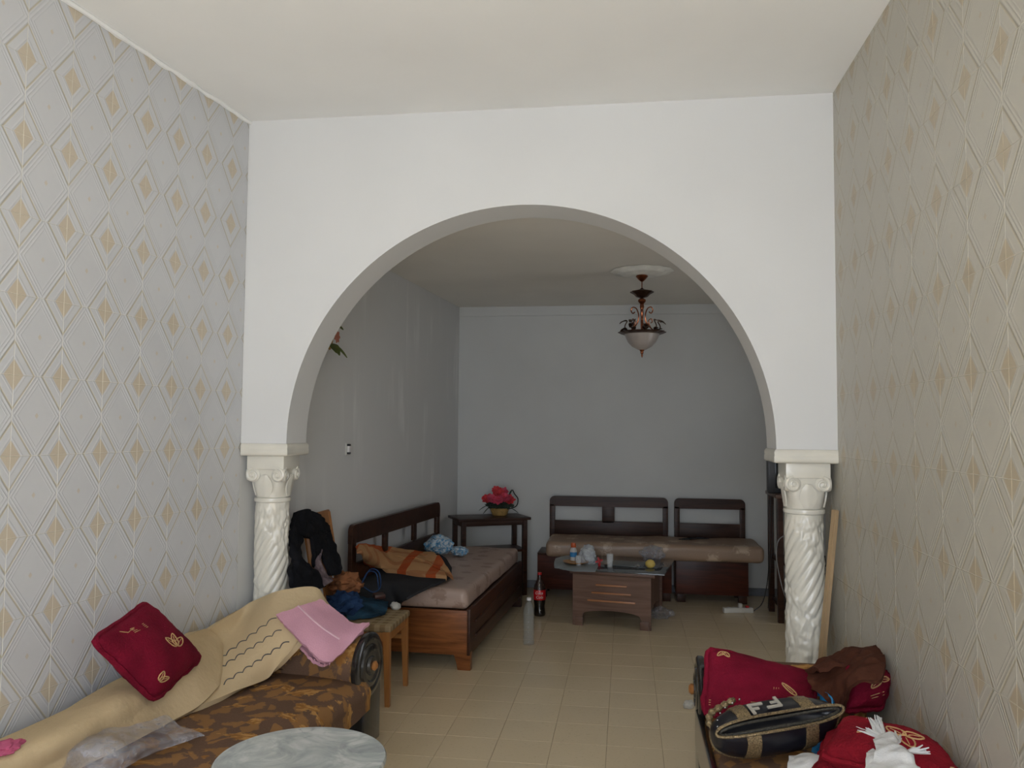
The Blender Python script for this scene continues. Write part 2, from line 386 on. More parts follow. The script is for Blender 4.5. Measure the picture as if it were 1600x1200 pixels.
M_glass=glass('clear_glass',a=.22); M_pet=glass('clear_bottle_plastic',(.35,.38,.38),.06,.22); M_tglass=glass('smoked_table_glass',(.05,.06,.065),.04,.9)
M_cola=plain('dark_cola',(.006,.003,.002),.06,.1,bst=0,coat=1.0); M_cap=plain('red_plastic',(.42,.01,.012),.35,.1,bst=0); M_lab=plain('red_label',(.50,.008,.012),.35,.05,bst=0)
M_wlab=plain('white_print',(.72,.70,.68),.5,.03,bst=0); M_blue=plain('blue_label',(.03,.22,.50),.4,.1); M_orange=plain('orange_plastic',(.55,.10,.02),.4,.1)
M_juice=plain('milky_bottle',(.55,.55,.54),.3,.08); M_oplate=plain('orange_brown_ceramic',(.45,.20,.035),.3,.15); M_lemon=plain('lemon_peel',(.58,.42,.10),.5,.1)
M_steel=plain('polished_steel',(.55,.55,.56),.12,.05,metal=1.0,bst=0); M_petal=plain('coral_petals',(.62,.045,.055),.6,.25,12); M_petal2=plain('pink_petals',(.60,.07,.13),.6,.2,12)
M_green=plain('dark_foliage',(.02,.035,.022),.6,.3); M_lgreen=plain('olive_leaf',(.10,.13,.025),.6,.3); M_wicker=plain('yellow_wicker',(.36,.22,.07),.6,.3,30,90,.6,.006)
M_tv=plain('black_tv_plastic',(.012,.012,.013),.35,.2); M_screen=plain('dark_tv_glass',(.01,.012,.014),.08,.1,bst=0); M_socket=plain('ivory_socket',(.55,.54,.50),.4,.05,bst=0)
M_cable=plain('grey_cable',(.25,.25,.25),.5,.1,bst=0); M_cableb=plain('black_cable',(.01,.01,.01),.5,.1,bst=0); M_glit=plain('gold_glitter_trim',(.26,.19,.10),.3,.6,160,200,.9,.004,metal=.5)
M_zip=plain('grey_zip_lining',(.05,.045,.035),.5,.4,120,120,.6,.003)
M_paper=plain('crumpled_paper',(.50,.48,.43),.8,.05,12,30,.3,.005)
# ------------------------------------------------------------------ structure
D=4.13; D2=4.40; YB=8.32; ZC=3.345; ZB=2.925; YR=-1.7; XR=1.03; XRB=2.6
def xl(y): return -2.085+.1007*(y-D)            # left wall, front room
def xl2(y): return -2.085+.077*(y-D)            # left wall, back room
def struct(name,bm,m,**k):
    o=obj(name,bm,m,**k); o['kind']='structure'; return o
bm=bmesh.new()
def quadprism(bm,pts,z0,z1):
    a=[bm.verts.new((x,y,z0)) for x,y in pts]; b=[bm.verts.new((x,y,z1)) for x,y in pts]; n=len(pts)
    bm.faces.new(a); bm.faces.new(b)
    for k in range(n): bm.faces.new((a[k],a[(k+1)%n],b[(k+1)%n],b[k]))
quadprism(bm,[(-3.3,YR-.2),(XRB+.2,YR-.2),(XRB+.2,YB+.2),(-3.3,YB+.2)],-.15,-.0025)
floor=struct('floor',bm,M_fgrout,sm_=False)
# floor tiles (one object each)
FT=.285
def slab_mesh(name,x0,x1,z0,z1,th,bv,mat,axis='z'):
    bm=bmesh.new()
    def P(u,v,h): return (u,v,h) if axis=='z' else (u,-h,v)
    r=[[bm.verts.new(P(u,v,h)) for u,v in ((x0+i,z0+i),(x1-i,z0+i),(x1-i,z1-i),(x0+i,z1-i))] for i,h in ((0,0),(0,th-bv),(bv,th))]
    for a,b in zip(r,r[1:]):
        for k in range(4): bm.faces.new((a[k],a[(k+1)%4],b[(k+1)%4],b[k]))
    bm.faces.new(r[2]); bmesh.ops.recalc_face_normals(bm,faces=bm.faces)
    me=bpy.data.meshes.new(name); bm.to_mesh(me); bm.free(); me.materials.append(mat); return me
fm=slab_mesh('floor_tile',-FT/2+.0012,FT/2-.0012,-FT/2+.0012,FT/2-.0012,.004,.001,M_floor)
cnt=0
for i in range(-8,7):
    for j in range(0,19):
        x=.185-FT/2+i*FT; y=3.15+FT/2+j*FT
        if cnt>=298 or y>YB-.1 or x<xl(y)+.06 : continue
        if y<D and x>XR-.1: continue
        o=bpy.data.objects.new('tile',fm); COL.objects.link(o); o.parent=floor; o.location=(x,y,-.004); cnt+=1
# the strips of floor the single tiles leave (under walls, behind the camera)
bm=bmesh.new()
for (x0,x1,y0,y1) in ((-3.0,XRB,YR,3.148),(.185+6*FT,XRB,3.15,YB),(-2.4,-2.06,3.15,YB)):
    nx=max(1,round((x1-x0)/FT)); ny=max(1,round((y1-y0)/FT))
    for i in range(nx):
        for j in range(ny):
            a,b=x0+(x1-x0)*i/nx,x0+(x1-x0)*(i+1)/nx; c_,d_=y0+(y1-y0)*j/ny,y0+(y1-y0)*(j+1)/ny
            f=[bm.verts.new(v) for v in ((a+.0012,c_+.0012,-.0006),(b-.0012,c_+.0012,-.0006),(b-.0012,d_-.0012,-.0006),(a+.0012,d_-.0012,-.0006))]; bm.faces.new(f)
o=obj('tile_field',bm,M_floor,floor,sm_=False); o['kind']='stuff'
# left wall with tiles
ang=math.atan2(1,.1007)
bm=bmesh.new(); quadprism(bm,[(xl(YR)-.2,YR),(xl(YR)-.0008,YR),(xl(D)-.0008,D),(xl(D)-.2,D)],0,ZC)
wl=struct('wall_left',bm,M_grout,sm_=False)
tcache={}
def wall_tiles(parent,base,dirv,nrm,W,s0,s_end,ks,z3,mat,tag):
    """base(s) -> xy of the wall face at arc position; tiles between grout lines s0+k*W"""
    g=.0007
    for k in ks:
        for n in range(-5,7):
            a,b=s0+k*W,s0+(k+1)*W; zl,zh=z3+n*T,z3+(n+1)*T
            cxm=(a+b)/2; czm=(zl+zh)/2
            a2,b2=a,min(b,s_end); zl2,zh2=max(zl,.0),min(zh,ZC)
            if b2-a2<.02 or zh2-zl2<.012: continue
            key=(tag,round(a2-cxm,3),round(b2-cxm,3),round(zl2-czm,3),round(zh2-czm,3))
            if key not in tcache: tcache[key]=slab_mesh('wall_tile',a2-cxm+g,b2-cxm-g,zl2-czm+g,zh2-czm-g,.0095,.0009,mat,'y')
            o=bpy.data.objects.new('tile',tcache[key]); COL.objects.link(o); o.parent=parent
            x,y=base(cxm); o.location=(x,y,czm)
            o.rotation_euler=(0,0,dirv+rnd.uniform(-.0012,.0012))
# tile local: x along wall, +(-y) outward.  left wall faces +X: local -y -> +X  => rotate +90deg
wall_tiles(wl,lambda s:(xl(s)-.009,s),ang,None,W_L,2.652-8*W_L,D,range(0,15),1.529,M_tileL,'L')
bm=bmesh.new(); bm2=quadprism(bm,[(xl(YR)-.01,YR),(xl(YR),YR),(xl(2.652-8*W_L-.002),2.652-8*W_L-.002),(xl(2.652-8*W_L)-.01,2.652-8*W_L-.002)],0,ZC)
obj('plain_tile_band',bm,plain('plain_glaze',(.60,.60,.60),.25),wl,sm_=False)
bm=bmesh.new(); quadprism(bm,[(XR+.0008,YR),(XR+.2,YR),(XR+.2,D2),(XR+.0008,D2)],0,ZC)
wr=struct('wall_right',bm,M_grout,sm_=False)
S0R=2.3385-4*W_R
# right wall faces -X: rotate -90deg ; local x axis then runs towards -Y, symmetric pattern so fine (mirror extents)
def wall_tiles_R():
    g=.0007
    for k in range(0,13):
        for n in range(-6,7):
            a,b=S0R+k*W_R,S0R+(k+1)*W_R; zl,zh=1.521+n*T,1.521+(n+1)*T; c_,cz=(a+b)/2,(zl+zh)/2
            b2=min(b,D2); zl2,zh2=max(zl,0),min(zh,ZC)
            if b2-a<.02 or zh2-zl2<.012: continue
            key=('R',round(b2-c_,3),round(zl2-cz,3),round(zh2-cz,3))
            if key not in tcache: tcache[key]=slab_mesh('wall_tile',-(b2-c_)+g,W_R/2-g,zl2-cz+g,zh2-cz-g,.0095,.0009,M_tileR,'y')
            o=bpy.data.objects.new('tile',tcache[key]); COL.objects.link(o); o.parent=wr; o.location=(XR+.009,c_,cz); o.rotation_euler=(0,0,-PI/2+rnd.uniform(-.0012,.0012))
wall_tiles_R()
bm=bmesh.new(); quadprism(bm,[(XR,YR),(XR+.01,YR),(XR+.01,S0R-.002),(XR,S0R-.002)],0,ZC)
obj('plain_tile_band',bm,plain('plain_glaze_warm',(.58,.57,.54),.3),wr,sm_=False)
# rear wall of the front room, with its window opening behind the camera
bm=bmesh.new()
for (x0,x1,z0,z1) in ((-2.9,-1.42,0,ZC),(.66,1.25,0,ZC),(-1.42,.66,0,.12),(-1.42,.66,2.9,ZC)): quadprism(bm,[(x0,YR-.2),(x1,YR-.2),(x1,YR),(x0,YR)],z0,z1)
struct('wall_rear',bm,M_plaster,sm_=False)
bm=bmesh.new(); quadprism(bm,[(-3.1,YR-.2),(XR+.2,YR-.2),(XR+.2,D),(-3.1,D)],ZC,ZC+.15); struct('ceiling',bm,M_ceil,sm_=False)
bm=bmesh.new(); quadprism(bm,[(-2.6,D2),(XRB+.2,D2),(XRB+.2,YB+.2),(-2.6,YB+.2)],ZB,ZB+.15); struct('ceiling_back',bm,M_bceil,sm_=False)
# rough plaster bead where the tiles meet the ceiling
bm=bmesh.new(); pts=[]; rr=[]
for k in range(90):
    y=.6+(D-.6)*k/89; pts.append((xl(y)+.006,y,ZC-.008+noise.noise(Vector((y*9,0,0)))*.006)); rr.append(.012+.008*noise.noise(Vector((y*14,3,1))))
tube(pts,rr,7,bm); struct('trim_1',bm,M_ceil)
# arch wall
XA,RA,RZ,ZS=-.543,1.281,1.272,1.552
bm=bmesh.new(); n=72; fr_=[]; 
ap=[(XA-RA*math.cos(PI*k/n),ZS+RZ*math.sin(PI*k/n)) for k in range(n+1)]
def col_(x,z): return [bm.verts.new((x,y,z)) for y in (D,D2)]
lo=[col_(x,z) for x,z in ap]; hi=[col_(x,ZC) for x,z in ap]
for k in range(n):
    a,b,c_,d_=lo[k],lo[k+1],hi[k+1],hi[k]
    bm.faces.new((a[0],b[0],c_[0],d_[0])); bm.faces.new((a[1],d_[1],c_[1],b[1])); bm.faces.new((a[0],a[1],b[1],b[0])); bm.faces.new((d_[0],c_[0],c_[1],d_[1]))
for x0,cc,hh in ((-2.14,lo[0],hi[0]),(XR+.008,lo[-1],hi[-1])):
    a=col_(x0,ZS); b=col_(x0,ZC)
    bm.faces.new((a[0],cc[0],hh[0],b[0])); bm.faces.new((a[1],b[1],hh[1],cc[1])); bm.faces.new((a[0],a[1],cc[1],cc[0])); bm.faces.new((b[0],hh[0],hh[1],b[1])); bm.faces.new((a[0],b[0],b[1],a[1]))
struct('wall_arch',bm,M_plaster,auto=30)
# back room walls
bm=bmesh.new(); quadprism(bm,[(xl2(D)-.2,D),(xl2(D),D),(xl2(YB),YB),(xl2(YB)-.2,YB)],0,ZC); struct('wall_left_back',bm,M_stain,sm_=False)
bm=bmesh.new(); quadprism(bm,[(-2.1,YB),(XRB,YB),(XRB,YB+.2),(-2.1,YB+.2)],0,ZB); struct('wall_back',bm,M_backp,sm_=False)
bm=bmesh.new()
for y0,y1,z0 in ((D2,4.9,0),(6.1,YB+.2,0),(4.9,6.1,2.15)): quadprism(bm,[(XRB,y0),(XRB+.2,y0),(XRB+.2,y1),(XRB,y1)],z0,ZB)  # opening in this unseen wall added for the side fill lamp
struct('wall_right_back',bm,M_backp,sm_=False)
bm=bmesh.new(); quadprism(bm,[(XR+.2,D2-.25),(XRB+.2,D2-.25),(XRB+.2,D2),(XR+.2,D2)],0,ZB+.2); struct('wall_divider',bm,M_backp,sm_=False)
bm=bmesh.new(); quadprism(bm,[(xl2(YB)+.001,YB-.012),(XRB,YB-.012),(XRB,YB),(xl2(YB)+.001,YB)],0,.075); struct('baseboard_back',bm,M_skirt,sm_=False)
bm=bmesh.new(); quadprism(bm,[(xl2(D2),D2),(xl2(D2)+.012,D2),(xl2(YB-.02)+.012,YB-.02),(xl2(YB-.02),YB-.02)],0,.075); struct('baseboard_left',bm,M_skirt,sm_=False)
bm=bmesh.new(); quadprism(bm,[(xl2(YB)+.001,YB-.02),(XRB,YB-.02),(XRB,YB),(xl2(YB)+.001,YB)],ZB-.10,ZB-.001); struct('trim_2',bm,M_backp,sm_=False)
# ------------------------------------------------------------------ columns
def column(cx,w0,label,xa,xb):
    cyy=4.265; t=thing('column',label,'column',(cx,cyy,0),0,None)
    R=w0/2; bm=bmesh.new(); NZ,NT=330,96; rings=[]; z0,z1=.10,1.235
    for i in range(NZ+1):
        z=z0+(z1-z0)*i/NZ; ring=[]
        for k in range(NT):
            th=2*PI*k/NT
            band=math.sin(th*1.0+z*9.2+1.0); mk=max(0,min(1,(band+.05)*4)); en=min(1,(z-z0)*14,(z1-z)*14)
            fl=abs(math.sin((th*6-z*42)/1.0))-.5
            q=Vector((math.cos(th)*3.2,math.sin(th)*3.2,z*15)); fo=noise.noise(q)*1.2+.8*noise.noise(q*2.2)-.6*abs(noise.noise(q*1.5))
            r=R*(1+en*(.085*fl*mk+.085*fo*(1-mk)))
            ring.append(bm.verts.new((r*math.cos(th),r*math.sin(th),z)))
        rings.append(ring)
    for a,b in zip(rings,rings[1:]):
        for k in range(NT): bm.faces.new((a[k],a[(k+1)%NT],b[(k+1)%NT],b[k]))
    bm.faces.new(rings[0]); bm.faces.new(rings[-1]); obj('shaft',bm,M_cream,t,auto=80)
    obj('base',lathe([(R*1.35,0),(R*1.4,.02),(R*1.4,.05),(R*1.2,.06),(R*1.25,.08),(R*1.02,.10)],40),M_cream,t)
    obj('neck_ring',lathe([(R*.98,1.225),(R*1.08,1.23),(R*1.1,1.24),(R*1.08,1.25),(R*.98,1.255)],40),M_cream,t)
    # bell: round below, square above
    bm=bmesh.new(); rings=[]; HA=.107
    for i in range(22):
        s=i/21; z=1.25+.165*s; ring=[]; half=R*.97+(HA*.93-R*.97)*s**2.2; e=2+5*s**1.5
        for k in range(64):
            th=2*PI*k/64; c_,s_=math.cos(th),math.sin(th); q=(abs(c_)**e+abs(s_)**e)**(-1/e)
            lf=1+.05*math.sin(PI*min(1,s*1.4))*abs(math.cos(th*4))-.02
            ring.append(bm.verts.new((half*q*c_*lf,half*q*s_*lf,z)))
        rings.append(ring)
    for a,b in zip(rings,rings[1:]):
        for k in range(64): bm.faces.new((a[k],a[(k+1)%64],b[(k+1)%64],b[k]))
    bm.faces.new(rings[0]); bm.faces.new(rings[-1]); obj('bell',bm,M_cream,t,auto=60)
    # leaves curling up the bell
    for k in range(4):
        th=PI/2*k; c_,s_=math.cos(th),math.sin(th); bm=bmesh.new()
        ctrl=[]
        for i in range(5):
            s=i/4; out=R*.98+(HA*.93-R*.98)*s**2+.006+.010*s; wd=.042*math.sin(PI*(.15+.75*s)); z=1.26+.12*s
            ctrl.append([Vector((c_*(out-abs(j)*.006)-s_*wd*j,s_*(out-abs(j)*.006)+c_*wd*j,z)) for j in (-1,-.5,0,.5,1)])
        sheet(ctrl,10,8,.008,.001,30,k,bm); obj('leaf',bm,M_cream,t)
    # volutes: a scroll at every corner, seen on both faces
    for sx in (-1,1):
        for sy_ in (-1,1):
            bm=bmesh.new(); a=math.atan2(sy_,sx)
            cc=Vector((sx*(HA-.035),sy_*(HA+.0-.012),1.372))
            for (c3,dx,dn) in ((Vector((sx*(HA-.036),sy_*(HA-.004),1.378)),Vector((sx,0,0)),Vector((0,sy_,0))),(Vector((sx*(HA-.004),sy_*(HA-.036),1.378)),Vector((0,sy_,0)),Vector((sx,0,0)))):
                P=[];Rr=[]
                for q in range(30):
                    s=q/29; an=PI*.5-s*PI*3.1; rr=.036*(1-s*.85); P.append(c3+dx*math.cos(an)*rr+Vector((0,0,1))*math.sin(an)*rr+dn*(s*.006)); Rr.append(.0095*(1-.35*s))
                tube(P,Rr,8,bm)
                M_=Matrix.Translation(c3+dn*-.012)@dn.to_track_quat('Z','Y').to_matrix().to_4x4()
                b2=lathe([(.001,-.0),(.036,0),(.038,.008),(.030,.015),(.001,.018)],24); b2.transform(M_); me=bpy.data.meshes.new('x'); b2.to_mesh(me); b2.free(); bm.from_mesh(me); bpy.data.meshes.remove(me)
            obj('volute',bm,M_cream,t)
    bm=bmesh.new(); box(bm,(0,0,1.4465),(HA*2,HA*2,.075),bev=.006); obj('abacus',bm,M_cream,t)
    x0,x1=xa-cx,xb-cx
    bm=bmesh.new(); prof=[(0,1.484),(.008,1.486),(.013,1.494),(.013,1.515),(.010,1.522),(.012,1.528),(.012,1.540),(.004,1.5515)]
    y0,y1=D-cyy,D2-cyy; rings=[]
    for e,z in prof:
        rings.append([bm.verts.new(v) for v in ((x0-(e if x0<-1e9 else 0)-(0 if cx<0 else e),y0-e,z),(x1+(e if cx<0 else 0),y0-e,z),(x1+(e if cx<0 else 0),y1+e,z),(x0-(0 if cx<0 else e),y1+e,z))])
    for a,b in zip(rings,rings[1:]):
        for k in range(4): bm.faces.new((a[k],a[(k+1)%4],b[(k+1)%4],b[k]))
    bm.faces.new(rings[0]); bm.faces.new(rings[-1]); obj('impost',bm,M_cream,t,auto=50)
    return t
column(-1.955,.182,'white carved spiral column left of the arch, beside the cream blanket',-2.08,XA-RA)
column(.895,.186,'white carved spiral column right of the arch, with a wooden stick leaning by it',XA+RA,XR)
# ------------------------------------------------------------------ ceiling rose and chandelier
RC=(.125,6.5)
def rosemod(t,z): return 1+.02*math.cos(12*t)
bm=lathe([(.01,0),(.24,0),(.25,-.006),(.235,-.014),(.20,-.016),(.19,-.026),(.15,-.030),(.12,-.024),(.08,-.034),(.05,-.036),(.01,-.036)],72,mod=rosemod)
o=obj('ceiling_rose',bm,plain('rose_plaster',(.84,.83,.77),.6),auto=60); o.location=(RC[0],RC[1],ZB); prop(o,'round white plaster ceiling rose above the chandelier','ceiling rose')
ch=thing('chandelier','copper chandelier with frosted glass bowl and curling metal leaves','chandelier',(RC[0],RC[1],ZB-.036))
obj('canopy',lathe([(.006,0),(.044,-.004),(.05,-.012),(.03,-.035),(.014,-.05),(.006,-.054)],28),M_brass,ch)
obj('hook_rod',lathe([(.004,-.05),(.004,-.115)],10),M_brass,ch)
obj('upper_dish',lathe([(.006,-.105),(.022,-.118),(.09,-.135),(.092,-.142),(.06,-.160),(.045,-.178),(.02,-.185),(.006,-.19)],36,mod=lambda t,z:1+.05*math.cos(10*t)),M_bronze,ch)
obj('stem',lathe([(.008,-.185),(.03,-.20),(.032,-.215),(.014,-.235),(.018,-.26),(.012,-.275),(.010,-.44),(.016,-.46),(.01,-.48)],20),M_brass,ch)
RZ_=-.470
obj('glass_bowl',lathe([(.160,RZ_),(.137,RZ_-.014),(.130,RZ_-.035),(.112,RZ_-.075),(.08,RZ_-.110),(.035,RZ_-.135),(.006,RZ_-.140)],48),M_frost,ch)
obj('rim',lathe([(.150,RZ_+.004),(.185,RZ_+.008),(.188,RZ_+.002),(.15,RZ_-.012),(.13,RZ_-.012),(.135,RZ_-.002)],64,mod=lambda t,z:1+.035*math.cos(14*t),cap=False),M_bronze,ch)
obj('finial',lathe([(.004,RZ_-.132),(.022,RZ_-.138),(.012,RZ_-.150),(.012,RZ_-.165),(.006,RZ_-.172),(.008,RZ_-.182),(.002,RZ_-.20)],16),M_brass,ch)
for k in range(3):
    a=2*PI*k/3+.5; d=Vector((math.cos(a),math.sin(a),0)); P=[]
    for p in [(.15,RZ_),(.10,RZ_+.03),(.045,RZ_+.08),(.03,RZ_+.14),(.05,RZ_+.20),(.085,RZ_+.215),(.10,RZ_+.19),(.085,RZ_+.165),(.065,RZ_+.175)]: P.append(d*p[0]+Vector((0,0,p[1])))
    bm=tube(curve(P,30),.005,6); P2=[d*r_+Vector((0,0,z_)) for r_,z_ in [(.10,RZ_+.03),(.075,RZ_+.055),(.06,RZ_+.10),(.085,RZ_+.12),(.095,RZ_+.095),(.08,RZ_+.085)]]; tube(curve(P2,20),.004,6,bm)
    obj('scroll_arm',bm,M_brass,ch)
def leafbm(p0,d,up,L,Wd,curl=.4,bm=None,th=.003):
    s_=d.cross(up).normalized(); ctrl=[]
    for i in range(5):
        s=i/4; c_=p0+d*L*s+up*(-curl*L*s*s); w_=Wd/2*math.sin(PI*(.08+.88*s))**.8
        ctrl.append([c_-s_*w_+up*w_*.25,c_,c_+s_*w_+up*w_*.25])
    return sheet(ctrl,8,5,th,.0005,20,0,bm)
for k in range(9):
    a=2*PI*k/9; d=Vector((math.cos(a),math.sin(a),0)); up=Vector((0,0,1))
    p=d*.125+Vector((0,0,RZ_)); tall=k%3!=1; h=.09 if tall else .035
    bm=tube(curve([p,p+d*.02+up*h*.5,p+up*h],8),.0045,5); leafbm(p+up*h-d*.0,(d*.8+up*.1).normalized(),up,.065,.06,.5,bm)
    leafbm(p+up*.012,(d*.7+up*.7).normalized(),up,.05,.05,.3,bm); obj('curled_leaf',bm,M_bronze,ch)
# ------------------------------------------------------------------ wall flower, socket
pf=at(530,533,'x',-1.99,.077,D); wf=thing('wall_flower','small artificial pink flower with green leaves on the stained back wall, half behind the arch','flower',(xl2(pf.y),pf.y,pf.z))
nx=Vector((1,-.077,0)).normalized(); up=Vector((0,0,1)); sd=Vector((.077,1,0)).normalized()
obj('holder',lathe([(.002,-.06),(.018,-.04),(.022,.02),(.024,.03)],16,c=nx*.03),M_wicker,wf)
for k,(dy,dz,L) in enumerate([(-.5,-.5,.12),(.75,-.35,.13),(.2,-.6,.09)]): obj('leaf',leafbm(nx*.05+up*-.02,(sd*dy*-1+up*dz+nx*.6).normalized(),up,L,.06,.2),M_lgreen,wf)
obj('leaf',leafbm(nx*.05+up*.09,(sd*.5+up*.3+nx*.5).normalized(),up,.08,.06,.5),M_lgreen,wf)
for k in range(7):
    a=k*2*PI/7; obj('petal',leafbm(nx*.07+up*.03,(nx*.5+sd*math.cos(a)+up*math.sin(a)).normalized(),(nx+up*.1).normalized(),.05,.028,.2),plain('pale_petal',(.40,.14,.09),.6) if k==0 else bpy.data.materials['pale_petal'],wf)
ps=at(563,702,'x',-1.985,.077,D); so=thing('wall_socket','broken ivory electrical socket hanging on the stained left back wall','socket',(xl2(ps.y)+.001,ps.y,ps.z),.077*-1)
obj('plate',bx((.006,0,0),(.012,.07,.085),bev=.004),M_socket,so); obj('insert',bx((.018,0,0),(.018,.045,.045),bev=.004),M_wlab,so)
for dz in (-.028,.03): obj('clip',bx((.02,-.012,dz),(.018,.03,.014),bev=.002),M_tv,so)
# ------------------------------------------------------------------ the two daybeds with scroll arms
def daybed(name,label,yarm,xf,slope,side,ynear,wallx,zs,skirt,rarm,zarm):
    """side=+1: against the left wall, front faces +X; -1 against the right wall"""
    yaw=-math.atan(slope); t=thing(name,label,'sofa',(xf,yarm,0),yaw)
    # local: y towards the far end (arm at 0), x=0 is the front, body extends to -side*dep
    L=yarm-ynear; dep=abs(wallx(yarm)-xf)-(.10 if side>0 else .03); s=side
    bm=bmesh.new(); box(bm,(-s*(dep/2+.02),-L/2,.17),(dep-.06,L,.20),bev=.008); obj('base',bm,M_blackw,t)
    for yy in (-L+.06,.06):
        for xx in (.05,dep-.06): obj('leg',bx((-s*xx,yy,.035),(.06,.06,.07),bev=.006),M_blackw,t)
    obj('end_panel',bx((-s*.035,.035,.19),(.05,.19,.30),bev=.01),M_blackw,t)
    # upholstered seat with overhanging wavy skirt
    rows=[]; ny=13
    for i in range(ny):
        y=-L+(L-.07)*i/(ny-1); wv=.010*math.sin(i*2.1); r_=[]
        edge=((.015,zs-.012),(-.018,zs-.045),(-.014+wv,zs-.09),(-.010+wv*1.6,zs-.135-abs(wv)*1.5)) if skirt else ((.05,zs-.006),(.035,zs-.02),(.03,zs-.04),(.03,zs-.06))
        for (x,z) in ((dep,zs-.02),(dep*.7,zs+.004),(dep*.4,zs+.008),(.10,zs))+edge: r_.append(Vector((-s*x,y,z)))
        rows.append(r_)
    bm=sheet(rows,90,40,.03,.008,6,3); obj('seat_cover',bm,M_leaf,t)
    if not skirt: obj('front_rail',bx((-s*.012,-L/2-.02,zs-.07),(.03,L+.02,.17),bev=.01),M_blackw,t)
    bm=bx((-s*(dep/2+.03),-L/2,zs-.07),(dep-.06,L-.02,.09),bev=.02); obj('seat_pad',bm,M_leaf,t)
    # scroll arm: round bolster across the far end
    def cyl(x0,x1,r,n=36,prof=None):
        bm=lathe([(r*.9,0),(r,.012),(r,abs(x1-x0)-.012),(r*.9,abs(x1-x0))],n)
        bm.transform(Matrix.Translation((x0,0,zarm))@Matrix.Rotation(-s*PI/2,4,'Y')); return bm
    bm=cyl(-s*.035,-s*dep,rarm*.93)
    box(bm,(-s*dep/2,.01,zs-.08+.03),(dep-.08,rarm*1.1,.18),bev=.02); obj('arm_bolster',bm,M_leaf,t)
    # front disc, turned rings
    R=rarm; pr=[(.004,-.02),(R*.98,-.02),(R,-.012),(R,.004),(R*.94,.012),(R*.80,.014),(R*.76,.008),(R*.66,.008),(R*.62,.018),(R*.50,.022),(R*.44,.014),(R*.30,.014),(R*.26,.026),(.004,.030)]
    bm=lathe(pr,48); bm.transform(Matrix.Translation((-s*.018,0,zarm))@Matrix.Rotation(s*PI/2,4,'Y')); dsc=obj('scroll_disc',bm,M_blackw,t)
    bm=lathe([(.001,.026),(.022,.026),(.024,.036),(.014,.046),(.001,.048)],20); bm.transform(Matrix.Translation((-s*.018,0,zarm))@Matrix.Rotation(s*PI/2,4,'Y')); obj('knob',bm,M_lwood,dsc)
    return t
daybed('daybed','brown leaf-patterned daybed with round black scroll end, along the left tiled wall',3.985,-1.275,.13,1,.9,xl,.385,True,.162,.44)
daybed('daybed','brown leaf-patterned daybed along the right tiled wall, heaped with maroon cushions',3.72,.305,0,-1,.9,lambda y:XR,.40,False,.143,.49)
# ------------------------------------------------------------------ cream blanket on the left daybed
def fx(y): return -1.27+.13*(y-4.02)
secs=[# y, top z at wall, inner x offset from wall (width), bulge
 (1.6,.46,.34,.02),(2.2,.48,.38,.03),(2.66,.50,.40,.04),(3.0,.505,.46,.05),(3.3,.535,.50,.05),(3.55,.575,.50,.04),(3.8,.615,.44,.03),(4.0,.65,.42,.01)]
def blank_ctrl(secs,zs,push=0.0):
    rows=[]
    for y,zt,wd,bu in secs:
        xw=xl(y)+.02; r_=[Vector((xw,y,zt+push)),Vector((xw+wd*.22,y,zt-.01+bu*.4+push)),Vector((xw+wd*.5,y-.02,zs+(zt-zs)*.60+bu+push)),Vector((xw+wd*.8,y-.04,zs+(zt-zs)*.27+bu*.8+push)),Vector((xw+wd*.98,y-.05,zs+.03+push)),Vector((xw+wd,y-.05,zs+.012))]
        rows.append(r_)
    return rows
ZS1=.395
bm=sheet([[at(*p) for p in r] for r in (
  [(315,990,'x',-2.03,.1,D),(300,1030,'z',.52),(280,1080,'z',.44),(265,1124,'z',.415)],
  [(350,966,'x',-2.03,.1,D),(340,1000,'z',.57),(330,1045,'z',.48),(322,1103,'z',.415)],
  [(392,943,'x',-2.0,.1,D),(382,975,'z',.61),(374,1025,'z',.53),(366,1082,'z',.425)],
  [(440,925,'y',4.06),(430,955,'y',3.96),(424,1005,'y',3.79),(418,1058,'z',.43)],
  [(478,919,'y',4.12),(472,945,'y',4.02),(466,980,'y',3.86),(452,1024,'y',3.77)],
  [(497,924,'y',4.14),(502,945,'y',4.06),(504,962,'y',3.98),(484,990,'y',3.84)],
  [(507,948,'y',4.17),(518,952,'y',4.15),(524,958,'y',4.14),(520,966,'y',4.11)])],60,36,.026,.005,6,2)
blanket=obj('blanket',bm,M_bl); prop(blanket,'cream fleece blanket rolled along the left daybed against the tiled wall','blanket')
# near roll: overlaps with a rounded fold edge
rows=[[at(*p) for p in r] for r in (
  [(-120,1215,'x',-2.02,.1,D),(-90,1240,'z',.52),(-70,1275,'z',.46),(-60,1300,'z',.41)],
  [(0,1165,'x',-2.02,.1,D),(28,1182,'z',.54),(52,1208,'z',.47),(72,1232,'z',.415)],
  [(62,1138,'x',-2.01,.1,D),(92,1152,'z',.55),(116,1172,'z',.48),(134,1194,'z',.415)],
  [(132,1100,'x',-2.01,.1,D),(160,1112,'z',.56),(184,1134,'z',.49),(202,1160,'z',.415)],
  [(200,1060,'x',-2.01,.1,D),(228,1072,'z',.57),(250,1098,'z',.49),(264,1130,'z',.415)],
  [(258,1020,'x',-2.01,.1,D),(284,1034,'z',.58),(304,1066,'z',.50),(306,1108,'z',.42)],
  [(296,990,'x',-2.01,.1,D),(322,1002,'z',.59),(338,1030,'z',.52),(334,1080,'z',.44)],
  [(318,984,'x',-2.02,.1,D),(334,996,'z',.59),(344,1018,'z',.53),(343,1050,'z',.47)])]
bm=sheet(rows,80,36,.045,.007,5,5); obj('rolled_fold',bm,M_bl,blanket)
